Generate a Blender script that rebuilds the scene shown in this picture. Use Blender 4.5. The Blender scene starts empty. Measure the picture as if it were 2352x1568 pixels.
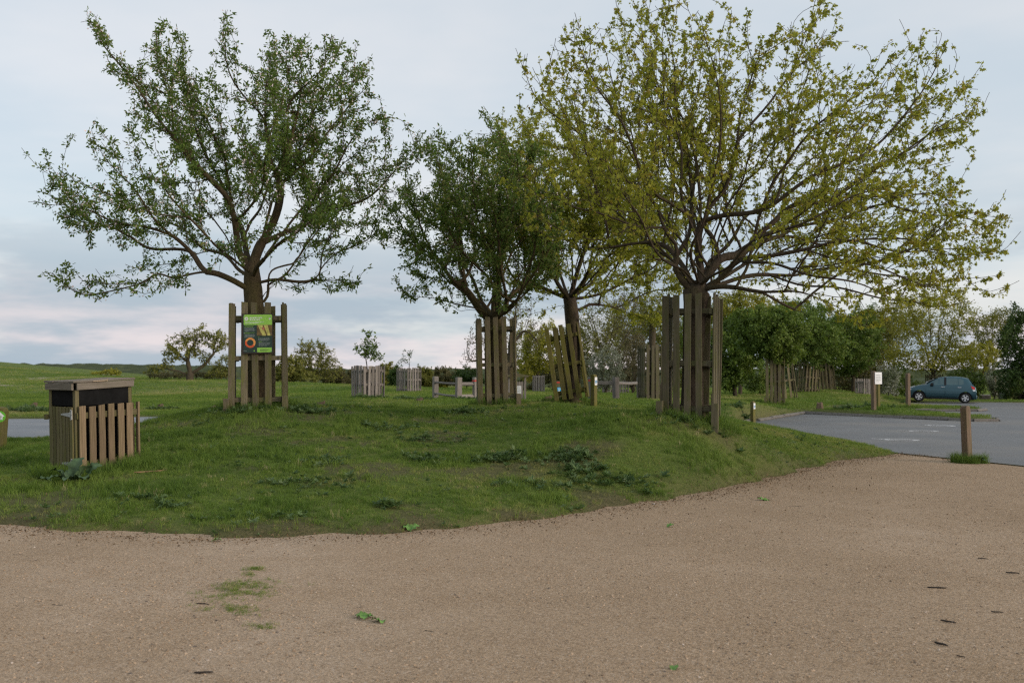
import bpy, math, random
import numpy as np
from mathutils import Vector, Matrix, Euler
rng = np.random.default_rng(7)
random.seed(7)
R = math.radians
sc = bpy.context.scene
COL = sc.collection

# ------------------------------------------------------------------ camera
EYE, FPX, CX, CY, HOR = 1.6, 35 / 36 * 2352, 1176.0, 784.0, 860.0
TH = math.atan((HOR - CY) / FPX)
cam = bpy.data.cameras.new('camera')
cam.lens = 35; cam.sensor_width = 36; cam.clip_end = 4000; cam.clip_start = 0.1
cam.dof.use_dof = True; cam.dof.focus_distance = 11.5; cam.dof.aperture_fstop = 2.8
camo = bpy.data.objects.new('camera', cam); COL.objects.link(camo)
camo.location = (0, 0, EYE); camo.rotation_euler = (R(90) + TH, 0, 0)
sc.camera = camo

# ------------------------------------------------------------------ sky
SUN_EL, SUN_AZ = 15.0, 118.0          # degrees; azimuth clockwise from the view direction (+Y)
def N(nt, t, **k):
    n = nt.nodes.new(t)
    for a, b in k.items():
        if a.startswith('i_'):
            key = a[2:]
            n.inputs[int(key) if key.isdigit() else key.replace('_', ' ')].default_value = b
        else: setattr(n, a, b)
    return n
def L(nt, a, b): nt.links.new(a, b)
def math_n(nt, op, a, b=None, clamp=False):
    n = nt.nodes.new('ShaderNodeMath'); n.operation = op; n.use_clamp = clamp
    for i, v in enumerate((a, b)):
        if v is None: continue
        if isinstance(v, (int, float)): n.inputs[i].default_value = v
        else: nt.links.new(v, n.inputs[i])
    return n.outputs[0]
def mixc(nt, f, a, b, blend='MIX'):
    n = nt.nodes.new('ShaderNodeMix'); n.data_type = 'RGBA'; n.blend_type = blend
    for s, v in ((n.inputs[0], f), (n.inputs[6], a), (n.inputs[7], b)):
        if isinstance(v, (int, float)): s.default_value = v
        elif isinstance(v, tuple): s.default_value = v if len(v) == 4 else (*v, 1)
        else: nt.links.new(v, s)
    return n.outputs[2]
def sstep(nt, x, a, b):
    n = nt.nodes.new('ShaderNodeMapRange'); n.interpolation_type = 'SMOOTHSTEP'
    nt.links.new(x, n.inputs[0]); n.inputs[1].default_value = a; n.inputs[2].default_value = b
    return n.outputs[0]

world = bpy.data.worlds.new('World'); sc.world = world; world.use_nodes = True
nt = world.node_tree; nt.nodes.clear()
sky = N(nt, 'ShaderNodeTexSky', sky_type='NISHITA', sun_disc=False, altitude=50, air_density=1.0, dust_density=2.2, ozone_density=1.5)
sky.sun_elevation = R(SUN_EL); sky.sun_rotation = R(SUN_AZ)
tc = N(nt, 'ShaderNodeTexCoord'); sep = N(nt, 'ShaderNodeSeparateXYZ'); L(nt, tc.outputs['Generated'], sep.inputs[0])
el = math_n(nt, 'MAXIMUM', sep.outputs[2], 0.0)
den = math_n(nt, 'ADD', el, 0.07)
comb = N(nt, 'ShaderNodeCombineXYZ')
L(nt, math_n(nt, 'DIVIDE', sep.outputs[0], den), comb.inputs[0]); L(nt, math_n(nt, 'DIVIDE', sep.outputs[1], den), comb.inputs[1])
def skynoise(scale, off, detail=5, rough=0.55, sz=None):
    mp = N(nt, 'ShaderNodeMapping'); mp.inputs['Location'].default_value = off; mp.inputs['Scale'].default_value = (1, 1, sz or 1)
    L(nt, tc.outputs['Generated'] if sz else comb.outputs[0], mp.inputs[0])
    n = N(nt, 'ShaderNodeTexNoise', i_Scale=scale, i_Detail=detail, i_Roughness=rough); L(nt, mp.outputs[0], n.inputs[0])
    return n.outputs[0]
BKX, BKY = 4.0, 1.0
veil = mixc(nt, sstep(nt, skynoise(0.55, (3.1, 1.7, 0), 5), 0.35, 0.68), (4.15, 4.62, 5.0), (5.35, 5.35, 5.4))
base = mixc(nt, 0.78, mixc(nt, 1.0, sky.outputs[0], (1.0, 1.0, 1.0), 'MULTIPLY'), veil)
low = sstep(nt, el, 0.20, 0.06)
bank = math_n(nt, 'MULTIPLY', sstep(nt, skynoise(2.6, (BKX, BKY, 0), 7, 0.55, 4.0), 0.45, 0.56), low)
c1 = mixc(nt, math_n(nt, 'MULTIPLY', bank, 0.80), base, (2.3, 2.85, 3.4))
pink = math_n(nt, 'MULTIPLY', sstep(nt, skynoise(3.2, (7.3, 4.2, 2.0), 6, 0.55, 5.0), 0.47, 0.62), sstep(nt, el, 0.13, 0.01))
c2 = mixc(nt, math_n(nt, 'MULTIPLY', pink, 0.75), c1, (5.9, 5.05, 4.95))
bg = N(nt, 'ShaderNodeBackground', i_Strength=0.10); L(nt, c2, bg.inputs[0])
wo = N(nt, 'ShaderNodeOutputWorld'); L(nt, bg.outputs[0], wo.inputs[0])

# ------------------------------------------------------------------ sun
sl = bpy.data.lights.new('sun', 'SUN'); sl.energy = 1.4; sl.angle = R(24); sl.color = (1.0, 0.86, 0.76)
so = bpy.data.objects.new('sun', sl); COL.objects.link(so)
sd = Vector((math.sin(R(SUN_AZ)) * math.cos(R(SUN_EL)), math.cos(R(SUN_AZ)) * math.cos(R(SUN_EL)), math.sin(R(SUN_EL))))
so.rotation_euler = sd.to_track_quat('Z', 'Y').to_euler()
so.location = (30, -20, 30)

sc.view_settings.view_transform = 'Standard'; sc.view_settings.look = 'None'
sc.view_settings.exposure = 0.74; sc.view_settings.gamma = 1.0; sc.view_settings.use_curve_mapping = False
sc.render.engine = 'CYCLES'
sc.cycles.use_denoising = False; sc.cycles.filter_width = 1.25
sc.cycles.max_bounces = 6; sc.cycles.diffuse_bounces = 3; sc.cycles.transmission_bounces = 4; sc.cycles.transparent_max_bounces = 6

# ------------------------------------------------------------------ helpers
def pt(px, py, D):
    u, v = (px - CX) / FPX, (CY - py) / FPX
    dy = math.cos(TH) - v * math.sin(TH)
    k = D / dy
    return Vector((u * k, D, EYE + (math.sin(TH) + v * math.cos(TH)) * k))
def gx(px, D): return (px - CX) / FPX * D
def flatD(py, z=0.0): return (EYE - z) * FPX / (py - HOR)

def hash2(ix, iy, s):
    h = (ix.astype(np.int64) * 374761393 + iy.astype(np.int64) * 668265263 + s * 1442695041) & 0x7fffffff
    h = (h ^ (h >> 13)) * 1274126177 & 0x7fffffff
    return ((h ^ (h >> 16)) & 0xffff) / 65535.0
def vnoise(x, y, s=0):
    ix, iy = np.floor(x), np.floor(y); fx, fy = x - ix, y - iy
    fx = fx * fx * (3 - 2 * fx); fy = fy * fy * (3 - 2 * fy)
    a, b, c, d = hash2(ix, iy, s), hash2(ix + 1, iy, s), hash2(ix, iy + 1, s), hash2(ix + 1, iy + 1, s)
    return (a * (1 - fx) + b * fx) * (1 - fy) + (c * (1 - fx) + d * fx) * fy
def fbm(x, y, s=0, o=4):
    t, a, w = 0, 0.5, 0
    for i in range(o):
        t = t + a * vnoise(x * 2 ** i, y * 2 ** i, s + i); w += a; a *= 0.5
    return t / w

def mesh_np(name, verts, groups, mat=None, attrs=None, smooth=False, mats=None):
    """groups: list of int arrays (n,k) of faces, optionally (array, material index)"""
    me = bpy.data.meshes.new(name)
    verts = np.asarray(verts, dtype=np.float32)
    loops, starts, mi, pos = [], [], [], 0
    for g in groups:
        m = 0
        if isinstance(g, tuple): g, m = g
        g = np.asarray(g, dtype=np.int32)
        if g.size == 0: continue
        loops.append(g.ravel()); starts.append(pos + np.arange(len(g)) * g.shape[1]); mi.append(np.full(len(g), m)); pos += g.size
    me.vertices.add(len(verts)); me.vertices.foreach_set('co', verts.ravel())
    if loops:
        lo = np.concatenate(loops); st = np.concatenate(starts)
        me.loops.add(len(lo)); me.loops.foreach_set('vertex_index', lo.astype(np.int32))
        me.polygons.add(len(st)); me.polygons.foreach_set('loop_start', st.astype(np.int32))
        me.polygons.foreach_set('material_index', np.concatenate(mi).astype(np.int32))
        me.polygons.foreach_set('use_smooth', np.full(len(st), bool(smooth)))
    for m in (mats or ([mat] if mat else [])): me.materials.append(m)
    me.update(calc_edges=True)
    for k, a in (attrs or {}).items():
        a = np.asarray(a, dtype=np.float32)
        if a.ndim == 1:
            at = me.attributes.new(k, 'FLOAT', 'POINT'); at.data.foreach_set('value', a)
        else:
            at = me.attributes.new(k, 'FLOAT_VECTOR', 'POINT'); at.data.foreach_set('vector', a.ravel())
    return me

def thing(name, label, cat, loc=(0, 0, 0), rot=(0, 0, 0), group=None):
    o = bpy.data.objects.new(name, None); COL.objects.link(o)
    o.empty_display_size = 0.2
    o.location = loc; o.rotation_euler = rot; o['label'] = label; o['category'] = cat
    if group: o['group'] = group
    return o
def obj(name, me, parent=None, loc=(0, 0, 0), rot=(0, 0, 0), label=None, cat=None, group=None, kind=None):
    o = bpy.data.objects.new(name, me); COL.objects.link(o)
    o.location = loc; o.rotation_euler = rot
    if parent: o.parent = parent
    for k, v in (('label', label), ('category', cat), ('group', group), ('kind', kind)):
        if v: o[k] = v
    return o

class MB:
    """collects simple solids into one mesh"""
    def __init__(s): s.v = []; s.f = []
    def add(s, vs, fs):
        b = len(s.v); s.v += [tuple(v) for v in vs]; s.f += [tuple(i + b for i in f) for f in fs]; return s
    def box(s, x0, x1, y0, y1, z0, z1, M=None):
        vs = [Vector((x, y, z)) for z in (z0, z1) for y in (y0, y1) for x in (x0, x1)]
        if M: vs = [M @ v for v in vs]
        return s.add(vs, [(0, 2, 3, 1), (4, 5, 7, 6), (0, 1, 5, 4), (2, 6, 7, 3), (0, 4, 6, 2), (1, 3, 7, 5)])
    def prism(s, poly, y0, y1, M=None):
        """poly in x,z extruded along y"""
        n = len(poly)
        vs = [Vector((x, y0, z)) for x, z in poly] + [Vector((x, y1, z)) for x, z in poly]
        if M: vs = [M @ v for v in vs]
        return s.add(vs, [tuple(range(n)), tuple(range(2 * n - 1, n - 1, -1))] + [(i, i + n, (i + 1) % n + n, (i + 1) % n) for i in range(n)])
    def cyl(s, r, z0, z1, n=16, M=None, r1=None):
        r1 = r if r1 is None else r1
        vs = [Vector((r * math.cos(2 * math.pi * i / n), r * math.sin(2 * math.pi * i / n), z0)) for i in range(n)] + \
             [Vector((r1 * math.cos(2 * math.pi * i / n), r1 * math.sin(2 * math.pi * i / n), z1)) for i in range(n)]
        if M: vs = [M @ v for v in vs]
        return s.add(vs, [tuple(range(n - 1, -1, -1)), tuple(range(n, 2 * n))] + [(i, (i + 1) % n, (i + 1) % n + n, i + n) for i in range(n)])
    def tube(s, path, radii, n=6):
        P = [Vector(p) for p in path]; b = len(s.v); m = len(P)
        for i, p in enumerate(P):
            d = (P[min(i + 1, m - 1)] - P[max(i - 1, 0)]).normalized()
            a = d.cross(Vector((0.3, 0.1, 1))).normalized() if abs(d.z) < 0.9 else d.cross(Vector((1, 0.2, 0))).normalized()
            c = d.cross(a)
            for k in range(n):
                t = 2 * math.pi * k / n
                s.v.append(tuple(p + (a * math.cos(t) + c * math.sin(t)) * radii[i]))
        for i in range(m - 1):
            for k in range(n):
                s.f.append((b + i * n + k, b + i * n + (k + 1) % n, b + (i + 1) * n + (k + 1) % n, b + (i + 1) * n + k))
        s.f.append(tuple(b + k for k in range(n - 1, -1, -1))); s.f.append(tuple(b + (m - 1) * n + k for k in range(n)))
        return s
    def mesh(s, name, mat, smooth=False):
        me = bpy.data.meshes.new(name); me.from_pydata(s.v, [], s.f)
        if mat: me.materials.append(mat)
        if smooth: me.polygons.foreach_set('use_smooth', [True] * len(me.polygons))
        me.update(); return me

def plank_mesh(name, mat, w, t, l, ch=0.006, slant=0.0, bow=0.0, taper=0.0):
    """plank standing along +Z, w along x, t along y, chamfered long edges"""
    hw, ht = w / 2, t / 2
    ring = [(-hw + ch, -ht), (hw - ch, -ht), (hw, -ht + ch), (hw, ht - ch), (hw - ch, ht), (-hw + ch, ht), (-hw, ht - ch), (-hw, -ht + ch)]
    vs, fs = [], []
    for j, z in enumerate((0, l * 0.5, l)):
        k = 1 - taper * z / l
        for x, y in ring:
            vs.append((x * k, y + (bow if j == 1 else 0), z + (slant * x if j == 2 else 0)))
    for j in range(2):
        for i in range(8): fs.append((j * 8 + i, j * 8 + (i + 1) % 8, (j + 1) * 8 + (i + 1) % 8, (j + 1) * 8 + i))
    fs.append(tuple(range(7, -1, -1))); fs.append(tuple(range(16, 24)))
    me = bpy.data.meshes.new(name); me.from_pydata(vs, [], fs); me.materials.append(mat); me.update()
    return me

# ------------------------------------------------------------------ materials
def newmat(name):
    m = bpy.data.materials.new(name); m.use_nodes = True; m.node_tree.nodes.clear()
    return m, m.node_tree
def ramp(nt, fac, stops):
    n = nt.nodes.new('ShaderNodeValToRGB'); e = n.color_ramp.elements
    while len(e) < len(stops): e.new(0.5)
    for i, (p, c) in enumerate(stops): e[i].position = p; e[i].color = (*c, 1)
    nt.links.new(fac, n.inputs[0]); return n.outputs[0]
def noise(nt, vec, scale, detail=4, rough=0.55, dist=0.0):
    n = N(nt, 'ShaderNodeTexNoise', i_Scale=scale, i_Detail=detail, i_Roughness=rough, i_Distortion=dist)
    if vec is not None: nt.links.new(vec, n.inputs[0])
    return n.outputs[0]
def mapping(nt, src, scale):
    m = nt.nodes.new('ShaderNodeMapping'); m.inputs['Scale'].default_value = scale; nt.links.new(src, m.inputs[0]); return m.outputs[0]
def finish(nt, col, rough=0.8, bump=None, bstr=0.3, bdist=0.01, spec=0.3, **k):
    p = N(nt, 'ShaderNodeBsdfPrincipled')
    for s, v in (('Base Color', col), ('Roughness', rough), ('Specular IOR Level', spec)):
        if isinstance(v, (int, float)): p.inputs[s].default_value = v
        elif isinstance(v, tuple): p.inputs[s].default_value = (*v, 1)
        else: nt.links.new(v, p.inputs[s])
    for a, v in k.items(): p.inputs[a.replace('_', ' ')].default_value = v
    if bump is not None:
        b = N(nt, 'ShaderNodeBump', i_Strength=bstr, i_Distance=bdist); nt.links.new(bump, b.inputs['Height']); nt.links.new(b.outputs[0], p.inputs['Normal'])
    o = N(nt, 'ShaderNodeOutputMaterial'); nt.links.new(p.outputs[0], o.inputs[0])
    return p
def wood(name, dark, light, algae, amt, rough=0.85):
    m, nt = newmat(name)
    tc = N(nt, 'ShaderNodeTexCoord'); oi = N(nt, 'ShaderNodeObjectInfo')
    v = N(nt, 'ShaderNodeVectorMath', operation='ADD'); L(nt, tc.outputs['Object'], v.inputs[0])
    cx = N(nt, 'ShaderNodeCombineXYZ'); L(nt, math_n(nt, 'MULTIPLY', oi.outputs['Random'], 37.0), cx.inputs[0]); L(nt, cx.outputs[0], v.inputs[1])
    g = noise(nt, mapping(nt, v.outputs[0], (38, 38, 1.6)), 1.6, 6, 0.65)
    g2 = noise(nt, mapping(nt, v.outputs[0], (9, 9, 3.0)), 1.0, 5, 0.6)
    c = ramp(nt, g, [(0.28, dark), (0.72, light)])
    a = math_n(nt, 'MULTIPLY', sstep(nt, g2, 0.42, 0.66), amt)
    c = mixc(nt, a, c, algae)
    sp = noise(nt, v.outputs[0], 60, 3, 0.6)
    c = mixc(nt, math_n(nt, 'MULTIPLY', sstep(nt, sp, 0.60, 0.72), 0.35), c, tuple(x * 0.45 for x in dark))
    bri = math_n(nt, 'ADD', math_n(nt, 'MULTIPLY', oi.outputs['Random'], 0.5), 0.75)
    cb = N(nt, 'ShaderNodeCombineColor')
    for i in range(3): L(nt, bri, cb.inputs[i])
    c = mixc(nt, 1.0, c, cb.outputs[0], 'MULTIPLY')
    finish(nt, c, rough, g, 0.5, 0.004, 0.2)
    return m
def plain(name, col, rough=0.5, spec=0.4, metallic=0.0, var=0.12, scale=25):
    m, nt = newmat(name)
    tc = N(nt, 'ShaderNodeTexCoord')
    n = noise(nt, tc.outputs['Object'], scale, 4)
    c = ramp(nt, n, [(0.3, tuple(x * (1 - var) for x in col)), (0.7, tuple(min(1, x * (1 + var)) for x in col))])
    finish(nt, c, rough, None, spec=spec, Metallic=metallic)
    return m
def leafmat(name, stops, trans=0.35, rough=0.55, inst=False):
    """stops: colour ramp over the leaf's own tint attribute"""
    m, nt = newmat(name)
    at = N(nt, 'ShaderNodeAttribute', attribute_name='tint', attribute_type='INSTANCER' if inst else 'GEOMETRY')
    c = ramp(nt, at.outputs['Fac'], stops)
    p = N(nt, 'ShaderNodeBsdfPrincipled', i_Roughness=rough); p.inputs['Specular IOR Level'].default_value = 0.25
    L(nt, c, p.inputs['Base Color'])
    t = N(nt, 'ShaderNodeBsdfTranslucent')
    L(nt, mixc(nt, 1.0, c, (1.25, 1.3, 0.7), 'MULTIPLY'), t.inputs[0])
    mx = N(nt, 'ShaderNodeMixShader', i_0=trans); L(nt, p.outputs[0], mx.inputs[1]); L(nt, t.outputs[0], mx.inputs[2])
    o = N(nt, 'ShaderNodeOutputMaterial'); L(nt, mx.outputs[0], o.inputs[0])
    return m
def barkmat(name, dark, light, moss=None, amt=0.4):
    m, nt = newmat(name)
    tc = N(nt, 'ShaderNodeTexCoord')
    g = noise(nt, mapping(nt, tc.outputs['Object'], (1, 1, 0.25)), 22, 6, 0.7)
    c = ramp(nt, g, [(0.3, dark), (0.7, light)])
    if moss: c = mixc(nt, math_n(nt, 'MULTIPLY', sstep(nt, noise(nt, tc.outputs['Object'], 2.5, 4), 0.42, 0.65), amt), c, moss)
    finish(nt, c, 0.9, g, 0.8, 0.02, 0.15)
    return m

W_GUARD = wood('weathered_guard_wood', (0.082, 0.066, 0.040), (0.195, 0.165, 0.105), (0.112, 0.115, 0.026), 0.7)
W_LID = wood('grey_lid_wood', (0.10, 0.085, 0.066), (0.23, 0.20, 0.165), (0.12, 0.11, 0.06), 0.3)
W_MOSS = wood('mossy_guard_wood', (0.075, 0.065, 0.022), (0.165, 0.145, 0.055), (0.125, 0.125, 0.018), 0.75)
W_DARK = wood('dark_guard_wood', (0.055, 0.048, 0.030), (0.125, 0.110, 0.070), (0.070, 0.076, 0.022), 0.65)
W_GREY = wood('silver_grey_wood', (0.13, 0.115, 0.10), (0.29, 0.26, 0.235), (0.15, 0.14, 0.09), 0.25)
W_BIN = wood('bin_slat_wood', (0.10, 0.070, 0.040), (0.24, 0.178, 0.110), (0.15, 0.125, 0.05), 0.30)
W_DOOR = wood('bin_door_wood', (0.075, 0.064, 0.032), (0.155, 0.135, 0.07), (0.105, 0.105, 0.028), 0.65)
W_POST = wood('brown_post_wood', (0.075, 0.052, 0.034), (0.19, 0.137, 0.10), (0.09, 0.082, 0.034), 0.4)
BARK_A = barkmat('brown_bark', (0.030, 0.022, 0.013), (0.105, 0.078, 0.044), (0.085, 0.075, 0.022), 0.45)
BARK_M = barkmat('grey_brown_bark', (0.028, 0.021, 0.015), (0.085, 0.066, 0.048), (0.07, 0.062, 0.022), 0.35)
BARK_B = barkmat('background_bark', (0.035, 0.027, 0.018), (0.10, 0.08, 0.055), (0.08, 0.075, 0.03), 0.3)
LF_APPLE = leafmat('dark_green_leaf', [(0.0, (0.058, 0.098, 0.022)), (0.45, (0.100, 0.158, 0.034)), (0.8, (0.155, 0.215, 0.05)), (1.0, (0.27, 0.25, 0.10))], 0.48)
LF_MAPLE = leafmat('olive_spring_leaf', [(0.0, (0.155, 0.190, 0.026)), (0.4, (0.255, 0.270, 0.036)), (0.75, (0.34, 0.33, 0.05)), (1.0, (0.29, 0.19, 0.05))], 0.48)
BLOSSOM = plain('pale_blossom', (0.68, 0.60, 0.60), 0.7, 0.2)

# ------------------------------------------------------------------ ground shape
def W(px, py, D):
    p = pt(px, py, D); return (p.x, p.y, p.z)
EDGE = [(-60, 14.0), (-30, 12.6), (-14, 11.6), (-8, 11.0), (-5.37, 10.45), (-3.9, 9.95), (-2.9, 9.65), (-1.0, 10.05), (0.05, 10.75), (1.15, 11.8), (2.4, 13.1), (3.7, 14.9), (4.9, 16.7), (6.3, 18.6), (7.6, 19.8)]
GRAVEL = [(-60, -40)] + EDGE + [(8.0, 19.9), (8.25, 19.25), (9.0, 17.3), (11.5, 15.6), (16, 13.2), (30, 6), (30, -40)]
TARMAC = [(8.0, 19.9), (7.9, 21.5), (7.45, 24.4), (7.15, 27.9), (7.1, 31.0), (7.35, 32.7), (12.2, 41.6), (13.6, 43.5), (16.2, 47.6), (19.0, 52.5), (22.6, 58.0), (25.0, 59.6), (60, 50), (90, 42), (90, -40), (30, -40), (30, 6), (16, 13.2), (11.5, 15.6), (9.0, 17.3), (8.25, 19.25)]
ISLE1 = [(12.2, 41.6), (14.2, 38.1), (16.1, 34.8), (17.0, 34.9), (17.5, 36.0), (17.0, 39.5), (15.6, 43.4), (13.9, 44.0)]
ISLE2 = [(15.6, 46.5), (18.0, 44.6), (20.6, 44.2), (21.5, 45.2), (20.8, 48.0), (19.0, 52.6), (16.8, 50.0)]
ROAD = [(-90, 27.5), (-40, 26.0), (-16.5, 25.6), (-12.0, 25.2), (-9.5, 26.0), (-8.0, 28.0), (-8.5, 33.0), (-9.8, 39.0), (-12.5, 38.9), (-17.0, 36.6), (-40, 34.5), (-90, 35.0)]
def sdist(X, Y, poly):
    """signed distance, positive outside the polygon"""
    P = np.array(poly); d = np.full(X.shape, 1e9); ins = np.zeros(X.shape, bool)
    for i in range(len(P)):
        a, b = P[i], P[(i + 1) % len(P)]
        e = b - a; t = np.clip(((X - a[0]) * e[0] + (Y - a[1]) * e[1]) / max(e @ e, 1e-9), 0, 1)
        d = np.minimum(d, np.hypot(X - a[0] - t * e[0], Y - a[1] - t * e[1]))
        c = (a[1] > Y) != (b[1] > Y)
        with np.errstate(divide='ignore', invalid='ignore'):
            ins ^= c & (X < (b[0] - a[0]) * (Y - a[1]) / (b[1] - a[1]) + a[0])
    return np.where(ins, -d, d)
def hard_sd(X, Y):
    X = np.asarray(X, float); Y = np.asarray(Y, float)
    t = sdist(X, Y, TARMAC)
    t = np.maximum(t, -np.minimum(sdist(X, Y, ISLE1), sdist(X, Y, ISLE2)))
    g = sdist(X, Y, GRAVEL) + (fbm(X * 2.2, Y * 2.2, 5, 5) - 0.5) * 0.55
    r = sdist(X, Y, ROAD) + (fbm(X * 1.5, Y * 1.5, 9, 3) - 0.5) * 0.35
    return np.minimum(np.minimum(t + (fbm(X * 3, Y * 3, 11, 3) - 0.5) * 0.10, g), r)

CTRL = []
for x, y in EDGE: CTRL.append((x, y, 0.03))
CTRL += [W(594, 937, 19), W(594, 1080, 13.2), W(1588, 963, 16.3), W(1648, 974, 15.9), W(1530, 958, 15.9), W(1590, 970, 15.6), W(1700, 987, 16.4), W(540, 940, 18.7), W(650, 940, 18.7), W(1588, 1045, 14.5), W(1150, 1050, 14.5), W(1150, 985, 18.2), W(1140, 927, 23),
         W(870, 985, 17.0), W(870, 940, 21.0), W(330, 994, 17.2), W(365, 983, 17.8), W(400, 972, 18.2), W(435, 961, 18.6), W(500, 940, 19.5), W(330, 1085, 13.1), W(180, 1090, 13.4), W(60, 1100, 13.0), W(5, 1040, 19.5),
         W(1310, 917, 25.7), W(1050, 948, 24), W(960, 942, 26), W(850, 943, 26), W(1000, 935, 30), W(750, 940, 25), W(1240, 932, 28), W(1180, 925, 32), W(880, 926, 32), W(1363, 950, 25.0), W(1440, 935, 25.0), W(1524, 945, 20.5), W(1650, 975, 17.0), W(1750, 1010, 17.6), W(1850, 1040, 18.2), W(1700, 1075, 15.2),
         (6.7, 20.5, 0.18), (6.5, 23.5, 0.25), (6.5, 27.5, 0.22), (6.3, 31, 0.2),
         W(845, 917, 36), W(938, 899, 53), W(700, 905, 36), W(780, 889, 70), W(660, 884, 75), W(520, 877, 80), W(1052, 922, 37), W(1000, 914, 41), W(1416, 920, 38), W(1500, 915, 36.6),
         W(1250, 905, 60), W(1100, 908, 60), W(60, 948, 40), W(200, 944, 42), W(380, 938, 45), W(200, 905, 68), W(0, 900, 68), W(0, 868, 105), W(100, 840, 140), W(0, 831, 140), W(-250, 815, 140), W(-500, 830, 110),
         W(200, 848, 145), W(300, 862, 130), W(400, 869, 100), W(900, 890, 95), W(1200, 897, 90), W(1729, 932, 34), W(1781, 926, 44), W(1852, 900, 58), W(1930, 897, 60), W(2000, 906, 56),
         W(2010, 938, 40), W(1690, 910, 60), W(1600, 908, 60), W(1850, 905, 90), W(2140, 921, 64), W(2300, 921, 68), W(2352, 922, 70), W(2600, 925, 70),
         (-10.5, 25, 0.02), (-10.5, 30, 0.0), (-16, 30, 0.0), (-9, 40.5, 0.1), (-16, 38.5, 0.06), (-10.5, 34, 0.0), (-13, 34, 0.0), (-7.0, 27, 0.3), (-6.5, 32, 0.4), (-7, 37, 0.45), (-30, 30, 0), (-60, 30, 0), (-30, 40, 0.3), (-30, 14, 0.1), (-25, 20, 0.1),
         (12.5, 42.5, 0.12), (14, 38.6, 0.12), (16.6, 35.4, 0.12), (16.8, 39.5, 0.12), (19.5, 45.5, 0.12), (20.5, 47, 0.12), (17.5, 50, 0.15), (20.5, 56.5, 0.1), (24, 60.4, 0.08), (40, 57, 0.08), (60, 52, 0.06),
         (-150, 250, -3), (0, 250, -2.5), (150, 250, -1), (300, 300, -1), (-350, 300, -3), (60, 120, 0.3), (100, 100, 0.3), (0, 700, -5), (-600, 700, -5), (600, 700, -5), (0, 150, -0.3), (-70, 170, 0.8)]
CTRL = np.array(CTRL)
def warp(x, y): return np.stack([np.asarray(x) / (1 + np.asarray(y) / 45), 40 * np.log(1 + np.asarray(y) / 40)], -1)
def tps_k(r2): return 0.5 * r2 * np.log(r2 + 1e-9)
_Q = warp(CTRL[:, 0], CTRL[:, 1]); _n = len(_Q)
_K = tps_k(((_Q[:, None] - _Q[None]) ** 2).sum(-1)) + np.eye(_n) * 0.15
_A = np.zeros((_n + 3, _n + 3)); _A[:_n, :_n] = _K; _A[:_n, _n] = 1; _A[:_n, _n + 1:] = _Q; _A[_n, :_n] = 1; _A[_n + 1:, :_n] = _Q.T
_w = np.linalg.solve(_A, np.concatenate([CTRL[:, 2], [0, 0, 0]]))
def base_z(X, Y):
    X = np.asarray(X, float); Y = np.asarray(Y, float); sh = X.shape
    q = warp(X.ravel(), np.maximum(Y.ravel(), 0)); out = np.empty(len(q))
    for i in range(0, len(q), 20000):
        d = ((q[i:i + 20000, None] - _Q[None]) ** 2).sum(-1)
        out[i:i + 20000] = tps_k(d) @ _w[:_n] + _w[_n] + q[i:i + 20000] @ _w[_n + 1:]
    return out.reshape(sh)
def ground_full(X, Y):
    X = np.asarray(X, float); Y = np.asarray(Y, float)
    s = hard_sd(X, Y)
    z = base_z(X, Y)
    z = z + (fbm(X * 0.7, Y * 0.7, 21, 3) - 0.5) * 0.07 * np.clip(s / 1.5, 0, 1) + (fbm(X * 3.1, Y * 3.1, 31, 3) - 0.5) * 0.035 * np.clip(s / 0.6, 0, 1)
    k = np.clip((s + 0.02) / 0.35, 0, 1); k = k * k * (3 - 2 * k)
    zt = np.maximum(z, 0.03)
    near = Y < 90
    z = np.where(near, -0.10 + (np.where(s < 3, zt, z) + 0.10) * k, z)
    return z, s
def gz(x, y):
    z, s = ground_full(np.array([float(x)]), np.array([float(y)])); return float(z[0])
def axis(lo, hi, step, far, ratio):
    a = list(np.arange(lo, hi + 1e-6, step)); s = step
    while a[-1] < far: s *= ratio; a.append(a[-1] + s)
    return a
xr = axis(0, 13, 0.13, 1400, 1.075); xs = np.array([-x for x in xr[:0:-1]] + xr)
ys = np.array(axis(8.6, 26, 0.115, 1500, 1.016))
XX, YY = np.meshgrid(xs, ys)
ZZ, SS = ground_full(XX, YY)
nx, ny = len(xs), len(ys)
ii = (np.arange(ny - 1)[:, None] * nx + np.arange(nx - 1)[None]).ravel()
quads = np.stack([ii, ii + 1, ii + nx + 1, ii + nx], 1)
bare = np.clip((fbm(XX * 0.9 + 3, YY * 0.9, 41, 4) - 0.56) * 7, 0, 1) * ((YY < 30) & (XX < 7)) * 0.8
for (cx, cy, D, r) in ((1500, 950, 24, 1.2), (1330, 935, 24.5, 1.2)):   # scuffed soil around the posts behind the mound
    bare = np.maximum(bare, 0.7 * np.exp(-((XX - gx(cx, D)) ** 2 + ((YY - D) * 0.8) ** 2) / r ** 2) * fbm(XX * 2, YY * 2, 3, 3) * 1.6)
SANDY =  ((108, 862, 108, 0.55, 5), (100, 872, 100, 0.9, 4), (78, 867, 104, 0.35, 3), (0, 893, 78, 0.6, 1.5), (270, 862, 125, 2.2, 1.5))
def sandy_at(X, Y):
    s = np.zeros_like(X)
    for px, py, D, rx, ry in SANDY:
        q = ((X - gx(px, D) + (Y - D) * 0.05) / rx) ** 2 + ((Y - D) / ry) ** 2
        s = np.maximum(s, np.clip(1.8 - q * 1.4 + (fbm(X * 1.3, Y * 0.6, 61, 3) - 0.5) * 1.5, 0, 1))
    return s
sandy = sandy_at(XX, YY)
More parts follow.
